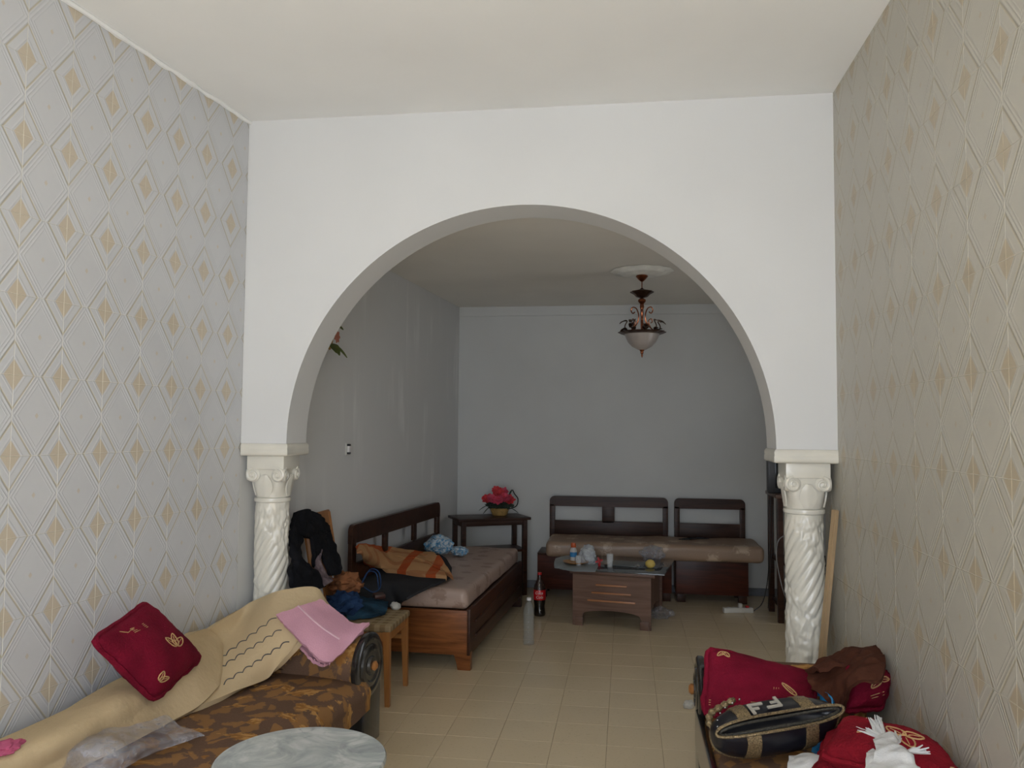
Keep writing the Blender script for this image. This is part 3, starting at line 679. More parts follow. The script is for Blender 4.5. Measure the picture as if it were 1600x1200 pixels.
# grey wavy embroidery lines on the flat part of the blanket
bm=bmesh.new()
def wavy(p0,p1,n,amp_):
    P=[]
    for k in range(n*8+1):
        s=k/(n*8); z=p0[2]+(p1[2]-p0[2])*s
        P.append((p0[0]+(p1[0]-p0[0])*s,p0[1]+(p1[1]-p0[1])*s+amp_*abs(math.sin(PI*s*n))*-1+amp_*.5,z))
    return P
dg=bpy.context.evaluated_depsgraph_get(); dg.update()
from mathutils.bvhtree import BVHTree
def onto(o,px,py,off=.002):
    """point of object o's surface seen at this photo point"""
    d=(fw+cr*((px-800)/F0)+cu*((600-py)/F0)).normalized(); bv=BVHTree.FromPolygons([o.matrix_basis@v.co for v in o.data.vertices],[p.vertices[:] for p in o.data.polygons])
    h=bv.ray_cast(Vector((0,0,CH)),d)
    return (h[0]-d*off) if h[0] else None
def draw(o,pxs,r,bm,n=4):
    bv=BVHTree.FromPolygons([o.matrix_basis@v.co for v in o.data.vertices],[p.vertices[:] for p in o.data.polygons]); run=[]
    for px,py in pxs+[None] if False else pxs:
        d=(fw+cr*((px-800)/F0)+cu*((600-py)/F0)).normalized(); h=bv.ray_cast(Vector((0,0,CH)),d)
        if h[0] and (not run or (h[0]-run[-1]).length<.12): run.append(h[0]+h[1]*(.0015 if h[1].dot(d)<0 else -.0015))
    if len(run)>2: tube(run,r,n,bm)
def wl2(a,b,n,amp_):
    N=n*7; dx,dy=b[0]-a[0],b[1]-a[1]; L=math.hypot(dx,dy)
    return [(a[0]+dx*k/N+dy/L*-amp_*abs(math.sin(PI*n*k/N)),a[1]+dy*k/N+dx/L*amp_*abs(math.sin(PI*n*k/N))) for k in range(N+1)]
for a,b,n_ in (((338,1036),(432,966),6),((338,1050),(440,985),7),((350,1070),(452,1003),7)): draw(blanket,wl2(a,b,n_,-4),.0028,bm)
obj('wavy_stitching',bm,plain('grey_stitching',(.10,.10,.10),.8),blanket)
# ------------------------------------------------------------------ cushions
def cushion(name,label,c4,th,m,loops,lines,seed,group=None,pinch=.06,ex=.42):
    bm,S=pillow(c4,th,pinch=pinch,seed=seed,ex=ex); o=obj(name,bm,m,auto=80); prop(o,label,'cushion',group)
    for lp in loops: obj('stitched_leaf',embroider(S,[lp],[]),M_gold,o)['kind']='stuff'
    for ln in lines: obj('stitched_line',embroider(S,[],[ln]),M_gold,o)
    # tufted plush edge
    bm=bmesh.new(); P=[]
    for k in range(4):
        for i in range(14):
            s=i/14; u,v=[(s,0),(1,s),(1-s,1),(0,1-s)][k]; p=S(u,v,1); P.append(p+noise.noise_vector(p*50)*.006)
    tube(P,[.012+.004*noise.noise(p*40) for p in P],7,bm,closed=True); obj('piping',bm,m,o)
    return o
A_,B_,C_,D_=at(138,1000,'x',-1.84,.1,D),at(240,1100,'x',-1.78,.1,D),at(318,1028,'x',-1.86,.1,D),at(228,938,'x',-1.96,.1,D)
lf=[leaf_loop(.60,.64,a,.17,.085) for a in (2.6,3.5,1.75)]
lf2=[leaf_loop(.80,.14,a,.12,.06) for a in (1.2,2.1)]
cushion('cushion','maroon plush cushion with gold leaf stitching propped against the left tiled wall',(A_,B_,C_,D_),.13,M_red,lf+lf2,[[(.12+.02*i,.35),(.16+.02*i,.55)] for i in range(4)]+[[(.08,.25),(.14,.30),(.13,.4)]],1)
# right daybed: cushion leaning on the arm
c1=(at(1094,1118,'z',.48),at(1285,1132,'z',.48),at(1272,1052,'y',3.64),at(1103,1010,'y',3.66))
cushion('cushion','large maroon cushion lying on the scroll arm of the right daybed, behind the handbag',c1,.13,M_red,[leaf_loop(.16,.93,a,.11,.05) for a in (5.2,4.2)]+[leaf_loop(.80,.35,a,.2,.05) for a in (2.2,)]+[leaf_loop(.78,.15,2.6,.14,.05)],[[(.6+.02*i,.18),(.61+.02*i,.42)] for i in range(3)]+[[(.05+.0*i,.1+.03*i),(.5,.1+.03*i)] for i in range(3)],2)
c2=(at(1318,1112,'y',3.36),at(1378,1108,'y',3.40),at(1394,1052,'y',3.42),at(1325,1040,'y',3.46))
cushion('cushion','maroon cushion standing against the right wall under the brown cloth',c2,.15,M_red,[leaf_loop(.62,.66,a,.30,.14) for a in (2.9,4.0)]+[leaf_loop(.62,.66,.3,.25,.12)],[[(.5,.2),(.8,.3)],[(.45,.25),(.75,.36)]],3,ex=.35)
# front pile: two cushions, one on the other
q=[at(1262,1225,'z',.49),at(1500,1235,'z',.49),at(1495,1165,'z',.50),at(1290,1150,'z',.49)]
for v in q: v.x=min(v.x,1.0)
cushion('cushion','lower maroon cushion of the front pile on the right daybed',q,.17,M_red2,[],[],4,ex=.3)
q=[at(1262,1182,'y',2.62),at(1500,1180,'y',2.50),at(1490,1135,'y',2.78),at(1300,1124,'y',3.02)]
q=[at(1280,1182,'z',.585),Vector((.99,2.46,.615)),Vector((.995,2.80,.635)),at(1318,1128,'z',.605)]
topc=cushion('cushion','bright maroon cushion with gold flower, topmost of the front pile beside the white shawl',q,.15,M_red2,[leaf_loop(.62,.50,a,.20,.11) for a in (-1.45,.6,2.3)]+[leaf_loop(.88,.18,.1,.14,.06)],[[(.3+.02*i,.75),(.4+.02*i,.5)] for i in range(3)]+[[(.25,.3),(.3,.33)]],5,ex=.30)
# ------------------------------------------------------------------ pink towel on the left arm
tw=[[(432,962,'y',3.90),(470,948,'y',3.95),(500,938,'y',4.05)],
    [(452,985,'y',3.80),(490,972,'y',3.86),(527,957,'y',4.01)],
    [(475,1008,'y',3.73),(512,1000,'y',3.79),(552,975,'y',3.97)],
    [(497,1032,'y',3.71),(522,1031,'y',3.76),(577,974,'y',3.98)]]
bm=sheet([[at(*p) for p in r] for r in tw],40,36,.016,.003,10,4,ragged=.005)
tow=obj('towel',bm,M_pink); prop(tow,'folded pink towel laid over the scroll arm of the left daybed','towel')
bm=sheet([[at(*p)+Vector((0,0,-.016)) for p in r] for r in [[(438,970,'y',3.97),(475,962,'y',3.99),(510,950,'y',4.05)],[(470,1008,'y',3.80),(505,1006,'y',3.86),(545,983,'y',3.98)],[(490,1028,'y',3.74),(514,1032,'y',3.79),(568,982,'y',4.0)]]],30,30,.014,.004,12,9,ragged=.006); obj('lower_fold',bm,M_pink,tow)
p=onto(tow,481,1009); 
bm=bmesh.new()
tri=[onto(tow,x,y,.004) for x,y in ((476,1016),(487,1009),(480,1004))]
if all(tri):
    n_=(tri[1]-tri[0]).cross(tri[2]-tri[0]).normalized(); a=[bm.verts.new(v) for v in tri]; b=[bm.verts.new(v+n_*.002) for v in tri]; bm.faces.new(a); bm.faces.new(b)
    for k in range(3): bm.faces.new((a[k],a[(k+1)%3],b[(k+1)%3],b[k]))
    prop(obj('tag',bm,M_wlab,tow,sm_=False),'white label')
bm=bmesh.new()
for ex_ in ((492,1030),(500,1033),(508,1034),(516,1032)):
    p=at(*ex_,'y',3.75); tube([p,p+Vector((.0,-.01,-.022))],[.006,.001],5,bm)
obj('fringe',bm,M_pink,tow)['kind']='stuff'
bm=bmesh.new(); draw(tow,[(466+64*t_/20,947+ (52*t_/20)+4*math.sin(t_/20*PI)) for t_ in range(21)],.0045,bm,6); prop(obj('woven_band',bm,plain('pale_pink_band',(.74,.50,.56),.9),tow),'paler pink woven band')
# pink cloth end at the left frame edge
p=at(4,1168,'x',-1.90,.1,D); o=obj('cloth',blob((0,0,0),(.055,.07,.016),.2,.35,2.5,3),M_pinkd); o.location=p; prop(o,'scrap of dark pink cloth at the near end of the cream blanket','cloth')
# black hair clip on seat
p=at(460,1044,'z',.42); hc=thing('hair_clip','black claw hair clip with thin band on the left daybed seat','hair clip',p,.3)
obj('claw',blob((0,0,.018),(.042,.028,.024),0,.5,4,2,3,crease=.3),M_blackshiny,hc)
bm=bmesh.new()
for k in range(9):
    a=k*2*PI/9; tube([Vector((.03*math.cos(a),.02*math.sin(a),.02)),Vector((.047*math.cos(a),.033*math.sin(a),.03+.004*(k%2))),Vector((.055*math.cos(a),.038*math.sin(a),.004))],[.004,.003,.001],5,bm)
obj('teeth',bm,M_blackshiny,hc)
obj('band',tube(curve([(-.10,-.01,.006),(-.06,-.03,.005),(0,-.04,.005),(.06,-.01,.006),(.12,.03,.006)],20),.003,6),M_bronze,hc)
# clear plastic bag on the seat
fl=[[(95,1168,'z',.50),(150,1150,'z',.50),(215,1138,'z',.475),(262,1124,'z',.455)],[(85,1185,'z',.47),(150,1172,'z',.50),(230,1160,'z',.46),(275,1137,'z',.435)],[(90,1200,'z',.44),(160,1196,'z',.47),(230,1172,'z',.46),(310,1152,'z',.42)],[(95,1225,'z',.42),(165,1222,'z',.42),(225,1192,'z',.42),(320,1156,'z',.41)]]
bm=sheet([[at(*p)+Vector((0,0,.02)) for p in r] for r in fl],46,46,.003,.014,9,6); o=obj('plastic_bag',bm,M_film); prop(o,'crumpled clear plastic bag on the left daybed beside the marble table','plastic bag')
# ------------------------------------------------------------------ marble side table
mt=thing('round_table','small round grey-veined marble table in front of the left daybed','table',(-1.116,2.707,0))
Rm=.294; obj('tabletop',lathe([(.01,.478),(Rm*.97,.478),(Rm,.484),(Rm,.494),(Rm*.985,.5),(.01,.5)],96),M_marble,mt)
obj('pedestal',lathe([(.15,.0),(.16,.02),(.12,.04),(.04,.07),(.03,.2),(.045,.26),(.03,.32),(.05,.44),(.12,.478)],32),M_blackw,mt)
# ------------------------------------------------------------------ handbag
hb=thing('handbag','black handbag with gold glitter trim and pale letter emblem, zip open, on the right daybed','handbag',at(1205,1180,'z',.425),.34)
hb.scale=(.92,.92,.92)
TL=Matrix.Rotation(math.radians(-5),4,'Y')@Matrix.Rotation(math.radians(56),4,'X')
def sq(a,b,z,n=64,e=2.6,cyo=0):
    out=[]
    for k in range(n):
        t=2*PI*k/n; c_,s_=math.cos(t),math.sin(t); q=(abs(c_)**e+abs(s_)**e)**(-1/e); out.append(Vector((a*q*c_,b*q*s_+cyo,z)))
    return out
def loft(rs,bm=None,cap0=True,cap1=True):
    bm=bm or bmesh.new(); R_=[[bm.verts.new(v) for v in r] for r in rs]; n=len(rs[0])
    for a,b in zip(R_,R_[1:]):
        for k in range(n): bm.faces.new((a[k],a[(k+1)%n],b[(k+1)%n],b[k]))
    if cap0: bm.faces.new(R_[0])
    if cap1: bm.faces.new(R_[-1])
    return bm
def bagS(t,s):
    """outer skin: t angle, s 0 bottom..1 rim"""
    prof=[(.17,.03,-.012),(.235,.085,.01),(.262,.105,.06),(.262,.098,.105),(.255,.060,.145),(.262,.034,.158)]
    x=s*(len(prof)-1); k=min(int(x),len(prof)-2); f=x-k; a,b,z=[prof[k][i]*(1-f)+prof[k+1][i]*f for i in range(3)]
    c_,s_=math.cos(t),math.sin(t); e=2.5; q=(abs(c_)**e+abs(s_)**e)**(-1/e)
    sag=.012*math.sin(3*t+1)*s+.03*(c_*q)*s
    return Vector((a*q*c_,b*q*s_,z+sag+.008))
def tl(bm): bm.transform(Matrix.Translation((0,.05,.075))@TL); return bm
N_=72; rs=[[bagS(2*PI*k/N_,s/14) for k in range(N_)] for s in range(15)]
inn=[[ (lambda p:Vector((p.x*f,p.y*f*.9,p.z-dz)))(bagS(2*PI*k/N_,1)) for k in range(N_)] for f,dz in ((.97,.004),(.94,.03),(.8,.06))]
obj('body',tl(loft(rs+inn)),M_blackshiny,hb,auto=60)
rim=[bagS(2*PI*k/N_,1)+Vector((0,0,.003)) for k in range(N_)]; obj('rim_trim',tl(tube(rim,.0062,7,closed=True)),M_glit,hb)
bm=bmesh.new()
rim2=[Vector((p.x*.93,p.y*.55,p.z-.012)) for p in rim]; tube(rim2,.006,6,bm,closed=True); 
for k in range(0,N_,1):
    p=rim2[k]; box(bm,p+Vector((0,0,.004)),(.004,.008,.004))
obj('zip',tl(bm),M_zip,hb)
for t0 in (-2.05,-1.1,1.05,2.1,-.35):
    bm=bmesh.new(); ctrl=[[bagS(t0+d,s)*1.012+Vector((0,0,.001)) for d in (-.11,-.05,.05,.11)] for s in (.15,.35,.55,.75,.97)]
    sheet(ctrl,16,8,.006,.003,60,1,bm); obj('band',tl(bm),M_glit,hb)
obj('hem_trim',tl(tube([bagS(2*PI*k/N_,.22)*1.02 for k in range(N_)],.008,6,closed=True)),M_glit,hb)
# gold braided strap lying at the left
P=curve([Vector((-.22,.0,.10)),Vector((-.25,.04,.125)),Vector((-.225,.085,.15)),Vector((-.16,.11,.17)),Vector((-.10,.12,.19))],26)
obj('strap',tube(P,[.013+.004*math.sin(i*1.9) for i in range(27)],7),M_glit,hb)
bm=bmesh.new()
for k in range(26):
    t_=rnd.uniform(-2.6,-.3); p=bagS(t_,rnd.choice((.2,.22,.25,.97)))*1.025; bmesh.ops.create_icosphere(bm,subdivisions=1,radius=.004,matrix=Matrix.Translation(p))
for k in range(8): bmesh.ops.create_icosphere(bm,subdivisions=1,radius=.0045,matrix=Matrix.Translation(P[k*3]+Vector((0,-.012,.008))))
obj('sequins',tl(bm),M_steel,hb)['kind']='stuff'
# emblem: two interlocked F shapes on the back shoulder
Fp=[(0,0),(.2,0),(.2,.4),(.6,.4),(.6,.58),(.2,.58),(.2,.8),(1,.8),(1,1),(0,1)]
ctr=bagS(1.72,.80); bm=bmesh.new()
e1=(bagS(1.55,.80)-bagS(1.9,.80)).normalized(); e2=(bagS(1.72,.62)-bagS(1.72,.95)).normalized(); e3=e1.cross(e2).normalized(); e3=e3 if e3.z>0 else -e3
def frame(o_,a,b,c_):
    M_=Matrix.Identity(4)
    for i in range(3): M_[i][0]=a[i]; M_[i][1]=b[i]; M_[i][2]=c_[i]; M_[i][3]=o_[i]
    return M_
sc=.062
Mf=frame(ctr+e3*.007,e1,e2,e3)
for fp in ([((x-1.02)*sc*1.05,(y-.55)*sc*.95) for x,y in Fp],[((-x+1.12)*sc*1.05,(.75-y)*sc*.95) for x,y in Fp]): prism(fp,Mf,.006,bm)
obj('emblem',tl(bm),plain('pale_emblem',(.42,.39,.33),.4,bst=0),hb,sm_=False)
# ------------------------------------------------------------------ brown cloth, blue bag, white shawl, white cloth
bc=[[(1244,1062,'y',3.60),(1278,1036,'y',3.66),(1318,1020,'y',3.68),(1352,1008,'y',3.62),(1380,1018,'y',3.50)],
    [(1258,1072,'y',3.54),(1292,1056,'y',3.54),(1322,1040,'y',3.48),(1355,1030,'y',3.38),(1384,1036,'y',3.32)],
    [(1280,1084,'y',3.48),(1306,1076,'y',3.44),(1324,1062,'y',3.36),(1350,1054,'y',3.27),(1378,1056,'y',3.24)],
    [(1306,1114,'y',3.38),(1320,1104,'y',3.34),(1328,1086,'y',3.30),(1340,1070,'y',3.25),(1360,1064,'y',3.22)]]
bm=sheet([[at(*p) for p in r] for r in bc],64,70,.012,.022,10,8)
bc2=[[(1258,1052,'y',3.62),(1310,1024,'y',3.66),(1375,1012,'y',3.6)],[(1280,1052,'y',3.50),(1326,1036,'y',3.50),(1380,1028,'y',3.42)]]
sheet([[at(*p)+Vector((0,0,.01)) for p in r] for r in bc2],24,44,.016,.02,14,3,bm)
o=obj('scarf',bm,M_brown); prop(o,'crumpled dark brown cloth thrown over the cushion by the right wall','cloth')
bb=thing('carrier_bag','bright blue plastic bag showing behind and beside the black handbag','plastic bag',at(1262,1130,'z',.43))
bm=blob(at(1262,1074,'y',3.62),(.052,.05,.045),0,.45,3,5,4); obj('upper_bulge',bm,M_bluebag,bb,world=True)
bm=sheet([[at(*p) for p in r] for r in [[(1282,1078,'y',3.5),(1300,1090,'y',3.42),(1310,1112,'y',3.36)],[(1280,1120,'z',.47),(1296,1112,'z',.50),(1312,1114,'z',.47)],[(1282,1148,'z',.46),(1290,1140,'z',.48),(1304,1132,'z',.46)],[(1266,1172,'z',.43),(1278,1170,'z',.45),(1286,1160,'z',.43)]]],30,24,.006,.016,16,2); obj('side',bm,M_bluebag,bb,world=True)
bm=sheet([[at(*p) for p in r] for r in [[(1307,1111,'z',.485),(1312,1112,'z',.485)],[(1306,1130,'z',.475),(1311,1128,'z',.475)]]],6,6,.004,.001,10,1); prop(obj('side_strip',bm,plain('lime_film',(.38,.46,.03),.4),bb,world=True),'lime green strip')
o=obj('cloth',blob((0,0,0),(.045,.05,.035),0,.3,3,1,3),M_black); o.location=at(1246,1078,'y',3.60); prop(o,'small black cloth beside the blue bag on the large cushion','cloth')
sh=thing('shawl','white fringed cotton shawl draped on the front maroon cushions','shawl',at(1420,1180,'y',2.5))
bm=sheet([[at(*p) for p in r] for r in [[(1366,1158,'y',2.72),(1378,1148,'y',2.74),(1392,1150,'y',2.72),(1402,1162,'y',2.66)],[(1370,1175,'y',2.60),(1388,1166,'y',2.62),(1406,1170,'y',2.58),(1420,1182,'y',2.54)],[(1358,1196,'y',2.52),(1392,1188,'y',2.54),(1420,1188,'y',2.50),(1436,1200,'y',2.46)],[(1340,1225,'y',2.42),(1385,1215,'y',2.46),(1430,1215,'y',2.42),(1452,1230,'y',2.38)]]],40,40,.02,.018,13,3)
sheet([[at(*p) for p in r] for r in [[(1358,1176,'y',2.68),(1366,1172,'y',2.68),(1374,1180,'y',2.62)],[(1354,1195,'y',2.58),(1368,1196,'y',2.56),(1384,1202,'y',2.52)],[(1350,1220,'y',2.5),(1372,1220,'y',2.5),(1390,1225,'y',2.46)]]],24,24,.02,.012,13,6,bm)
obj('cloth_body',bm,M_white,sh,world=True)
bm=bmesh.new()
def tassel(p,q,n=7,spread=.022,r=.0045):
    p,q=Vector(p),Vector(q)
    for k in range(n):
        e=q+noise.noise_vector(Vector((k*3.1,p.x*9,p.y*5)))*spread; mid=(p+e)/2+noise.noise_vector(Vector((k,2,p.x*7)))*.008
        tube([p,mid,e],[r*1.4,r,r*.4],5,bm)
a0=at(1384,1156,'y',2.73)
for e in ((1345,1144,'y',2.80),(1340,1138,'y',2.84),(1362,1124,'y',2.86),(1372,1120,'y',2.88),(1358,1140,'y',2.80)): tassel(a0,at(*e)); tassel(at(1368,1150,'y',2.76),at(*e),4)
for e in ((1398,1136,'y',2.84),(1412,1146,'y',2.78),(1408,1152,'y',2.76)): tassel(at(1404,1160,'y',2.70),at(*e),5,.016,.0035)
for e in ((1440,1168,'y',2.62),(1450,1172,'y',2.60)): tassel(at(1420,1174,'y',2.60),at(*e),5,.014,.004)
obj('fringe',bm,M_white,sh)['kind']='stuff'
q=bm=None
for o in sh.children:
    if o.name.startswith('fringe'): o.data.transform(sh.matrix_basis.inverted())
bm=sheet([[at(*p) for p in r] for r in [[(1234,1186,'z',.46),(1262,1180,'z',.475),(1300,1184,'z',.48),(1345,1192,'z',.50)],[(1232,1198,'z',.46),(1262,1196,'z',.48),(1300,1200,'z',.49),(1350,1210,'z',.50)],[(1232,1230,'z',.43),(1262,1240,'z',.44),(1310,1240,'z',.44),(1350,1240,'z',.44)]]],26,40,.03,.014,12,7)
o=obj('garment',bm,M_white); prop(o,'white crumpled garment on the right daybed in front of the handbag','garment')
o=obj('paper',blob((0,0,0),(.035,.03,.028),.4,.4,2,4,3,flat=-.02),M_paper); o.location=at(1076,1098,'y',3.84)+Vector((0,0,.0)); 
pp=at(1076,1101,'z',.02); o.location=pp; prop(o,'white crumpled paper on the floor beside the right daybed','paper')
# ------------------------------------------------------------------ stick
a,b=Vector((.868,4.055,.0)),Vector((1.008,4.105,1.262)); bm=bmesh.new(); d=(b-a); 
M_=Matrix.Translation((a+b)/2)@d.to_track_quat('Z','Y').to_matrix().to_4x4()@Matrix.Diagonal((.034,.022,d.length,1)); r_=bmesh.ops.create_cube(bm,size=1)
bmesh.ops.transform(bm,matrix=M_,verts=bm.verts); bmesh.ops.bevel(bm,geom=bm.edges[:],offset=.003,segments=2,affect='EDGES')
o=obj('wooden_stick',bm,M_stick); prop(o,'bare wooden stick leaning on the right tiled wall beside the carved column','stick'); recenter(o)
# ------------------------------------------------------------------ chair with clothes
ct=thing('dining_chair','orange beech chair with beige checked seat, heaped with clothes, behind the left daybed','chair',(-1.61,4.86,0),-PI/2)
# local: front towards +y(world +X): local y -> world x ; local x -> world -y
def chairleg(x,y,tip,top=.44,w0=.040,w1=.028):
    bm=bmesh.new(); a=[(-1,-1),(1,-1),(1,1),(-1,1)]
    rs=[[Vector((x+tip[0]*(1-s)+p[0]*(w1+(w0-w1)*s)/2,y+tip[1]*(1-s)+p[1]*(w1+(w0-w1)*s)/2,top*s)) for p in a] for s in (0,.5,1)]
    return loft(rs,bm)
for x in (-.19,.19): obj('leg',chairleg(x,.205,(.006*(1 if x>0 else -1),.012)),M_lwood,ct)
for x in (-.185,.185):
    bm=bmesh.new(); tube(curve([(x,-.235,0),(x,-.205,.25),(x,-.215,.45),(x,-.27,.78),(x,-.325,1.09)],20),.021,8,bm); obj('back_post',bm,M_lwood,ct)
for s_,z in ((-1,.405),(1,.405)): obj('rail',bx((s_*.19,0,z),(.022,.40,.055),bev=.003),M_lwood,ct)
obj('rail',bx((0,.205,.405),(.38,.022,.055),bev=.003),M_lwood,ct); obj('rail',bx((0,-.20,.405),(.38,.022,.055),bev=.003),M_lwood,ct)
for s_ in (-1,1): obj('stretcher',bx((s_*.19,0,.31),(.018,.41,.026),bev=.003),M_lwood,ct)
obj('seat',bx((0,.01,.452),(.43,.45,.045),bev=.018,seg=3),M_check,ct)
obj('top_rail',bx((0,-.318,1.055),(.41,.024,.10),rot=Matrix.Rotation(.17,3,'X'),bev=.012,seg=3),M_lwood,ct)
obj('back_splat',bx((0,-.262,.78),(.15,.014,.50),rot=Matrix.Rotation(.17,3,'X'),bev=.004),M_lwood,ct)
# black garment hanging on the back
g1=[[(462,800,'x',-1.90),(478,796,'x',-1.90),(497,805,'x',-1.89),(512,822,'x',-1.88)],[(455,832,'x',-1.87),(474,838,'x',-1.86),(494,842,'x',-1.86),(516,846,'x',-1.86)]]
def X(l): return [[at(a_[0],a_[1],'x',a_[3]) for a_ in r] for r in l]
bm=sheet(X(g1),24,24,.03,.016,14,1)
sheet(X([[(455,828,'x',-1.87),(464,836,'x',-1.86),(471,842,'x',-1.86)],[(452,850,'x',-1.86),(459,860,'x',-1.84),(465,864,'x',-1.84)],[(458,875,'x',-1.84),(466,882,'x',-1.82),(480,886,'x',-1.82)],[(452,893,'x',-1.82),(470,896,'x',-1.80),(492,892,'x',-1.80)],[(456,918,'x',-1.80),(478,922,'x',-1.76),(506,918,'x',-1.76)]]),40,24,.03,.016,14,2,bm)
sheet(X([[(486,832,'x',-1.86),(499,838,'x',-1.85),(512,830,'x',-1.86)],[(490,856,'x',-1.84),(495,858,'x',-1.84),(501,856,'x',-1.84)],[(490,884,'x',-1.82),(493,887,'x',-1.82),(496,884,'x',-1.82)]]),24,18,.02,.01,14,3,bm)
sheet(X([[(496,836,'x',-1.86),(506,836,'x',-1.86),(514,832,'x',-1.86)],[(502,856,'x',-1.84),(512,854,'x',-1.84),(522,852,'x',-1.84)],[(508,878,'x',-1.80),(520,878,'x',-1.79),(530,874,'x',-1.79)],[(518,898,'x',-1.77),(528,898,'x',-1.76),(533,890,'x',-1.76)]]),30,18,.022,.012,14,4,bm)
o=obj('garment',bm,M_black); prop(o,'black garment hanging over the back of the beech chair','garment'); recenter(o)
bm=sheet(X([[(498,860,'x',-1.84),(503,858,'x',-1.84)],[(492,880,'x',-1.82),(500,878,'x',-1.81)],[(500,900,'x',-1.78),(510,896,'x',-1.78)],[(508,915,'x',-1.74),(520,908,'x',-1.74)]]),24,10,.014,.008,18,2)
o=obj('garment',bm,M_grey); prop(o,'grey printed strip of cloth hanging within the black garment','garment'); recenter(o)
# heap on the seat
bm=blob((0,0,0),(.11,.10,.075),.3,.35,2.6,11,4); tube(curve([(-.03,.08,.04),(.0,.12,.02),(.03,.14,-.04)],12),.022,8,bm); o=obj('cloth',bm,M_rust); o.location=at(540,912,'y',4.88); prop(o,'rust brown crumpled cloth on the chair seat behind the jeans','cloth')
bm=blob((0,0,0),(.115,.10,.085),.2,.45,2.4,7,4,flat=-.06); o=obj('jeans',bm,M_denim); o.location=at(535,945,'y',4.80); prop(o,'crumpled dark blue jeans heaped on the chair seat','jeans')
bm=sheet([[at(*p) for p in r] for r in [[(540,930,'z',.53),(565,935,'z',.51),(590,938,'z',.50),(606,943,'z',.49)],[(540,950,'z',.51),(565,948,'z',.53),(590,948,'z',.51),(605,952,'z',.49)],[(542,966,'z',.49),(566,964,'z',.495),(588,962,'z',.49),(602,958,'z',.485)]]],26,30,.02,.012,16,3); o=obj('trousers',bm,plain('teal_navy_cloth',(.018,.05,.085),.8,.6,10)); prop(o,'navy trouser leg lying flat across the chair seat','trousers')
o=obj('wallet',bx((0,0,.014),(.07,.09,.028),bev=.006),plain('dark_brown_leather',(.05,.015,.01),.4)); o.location=at(592,934,'z',.53); o.rotation_euler=(0,0,.5); prop(o,'small dark brown wallet on the clothes on the chair','wallet')
o=obj('cup',blob((0,0,0),(.034,.03,.026),0,.25,2,3,3),M_paper); o.location=at(618,947,'z',.495); prop(o,'crumpled white paper cup on the corner of the chair seat','paper cup')
bm=tube(curve([(-.05,0,.06),(0,.0,.14),(.05,.02,.12),(.06,.02,.03),(.02,.0,.0),(-.04,0,.03)],30),.004,6); tube(curve([(-.06,0,.04),(-.02,.01,.12),(.03,.03,.11),(.05,.02,.02)],20),.004,6,bm); o=obj('cable',bm,M_denim); o.location=at(578,925,'y',4.9); prop(o,'loop of dark blue cable on the clothes on the chair','cable')
# ------------------------------------------------------------------ the wooden bed on the left
bed=thing('wooden_bed','reddish brown wooden daybed frame against the stained left wall','bed',(-1.05,5.42,0),-.045)
# local: x=0 front face, body to -x ; y from 0 to 2.03
BL=2.03; BW=.86
obj('front_panel',bx((-.014,BL/2,.255),(.028,BL,.31),bev=.004),M_dwoodY,bed)
for z in (.20,.30): obj('front_moulding',bx((.004,BL/2,z),(.012,BL-.3,.022),bev=.003),M_dwoodY,bed)
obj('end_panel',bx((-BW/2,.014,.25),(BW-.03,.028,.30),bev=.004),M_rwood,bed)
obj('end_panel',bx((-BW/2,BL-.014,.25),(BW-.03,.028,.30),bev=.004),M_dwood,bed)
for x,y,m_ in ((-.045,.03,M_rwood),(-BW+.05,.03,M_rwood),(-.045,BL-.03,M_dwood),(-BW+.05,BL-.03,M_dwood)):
    bm=prism([(-.05,0),(.05,0),(.05,.11),(-.05,.11)] if False else [(-.042,0),(.048,0),(.048,.12),(-.075,.12),(-.05,.05)],frame(Vector((x,y-.024,0)),Vector((1,0,0)),Vector((0,0,1)),Vector((0,1,0))),.05); obj('leg',bm,m_,bed,sm_=False)
obj('slat_base',bx((-BW/2,BL/2,.39),(BW-.02,BL-.02,.02)),M_dwoodY,bed)
# backrest rail: own slight angle, along the wall
pa,pb=Vector((-1.915,5.44)),Vector((-1.725,7.30)); dd=(pb-pa); LB=dd.length; ab=math.atan2(dd.y,dd.x)
Rb=Matrix.Translation((pa.x,pa.y,0))@Matrix.Rotation(ab,4,'Z')   # local x runs along the wall
def rest(bars,m,parent,Mx,names):
    for (c,s),nm in zip(bars,names):
        bm=bx(c,s,bev=.007); bm.transform(Mx); obj(nm,bm,m,parent,world=True)
def rounded_rail(L,z0,z1,th,r):
    pts=[(0,z0),(L,z0)]
    for k in range(7): a=PI/2*k/6; pts.append((L-r+r*math.cos(a),z1-r+r*math.sin(a)))
    for k in range(7): a=PI/2+PI/2*k/6; pts.append((r+r*math.cos(a),z1-r+r*math.sin(a)))
    return prism(pts,frame(Vector((0,th/2,0)),Vector((1,0,0)),Vector((0,0,1)),Vector((0,-1,0))),th)
bm=rounded_rail(LB,.825,.955,.035,.05); bm.transform(Rb); obj('top_rail',bm,M_dwood,bed,world=True,auto=25)
rest([((.035,0,.63),(.07,.035,.46)),((LB-.035,0,.63),(.07,.035,.46)),((LB/3,0,.77),(.07,.03,.17)),((LB*2/3,0,.77),(.07,.03,.17)),((LB/2,0,.60),(LB-.14,.03,.16)),],M_dwood,bed,Rb,['post','post','upright','upright','lower_rail'])
def softbox(c,s,r,seed,n=(40,20),M=None,amp=.008):
    bm=bmesh.new(); box(bm,(0,0,0),s,bev=r,seg=5); bmesh.ops.subdivide_edges(bm,edges=[e for e in bm.edges if e.calc_length()>.12],cuts=14,use_grid_fill=True)
    for v in bm.verts:
        v.co+=noise.noise_vector(v.co*5+Vector((seed,0,0)))*amp
    bm.transform(Matrix.Translation(c)); return bm
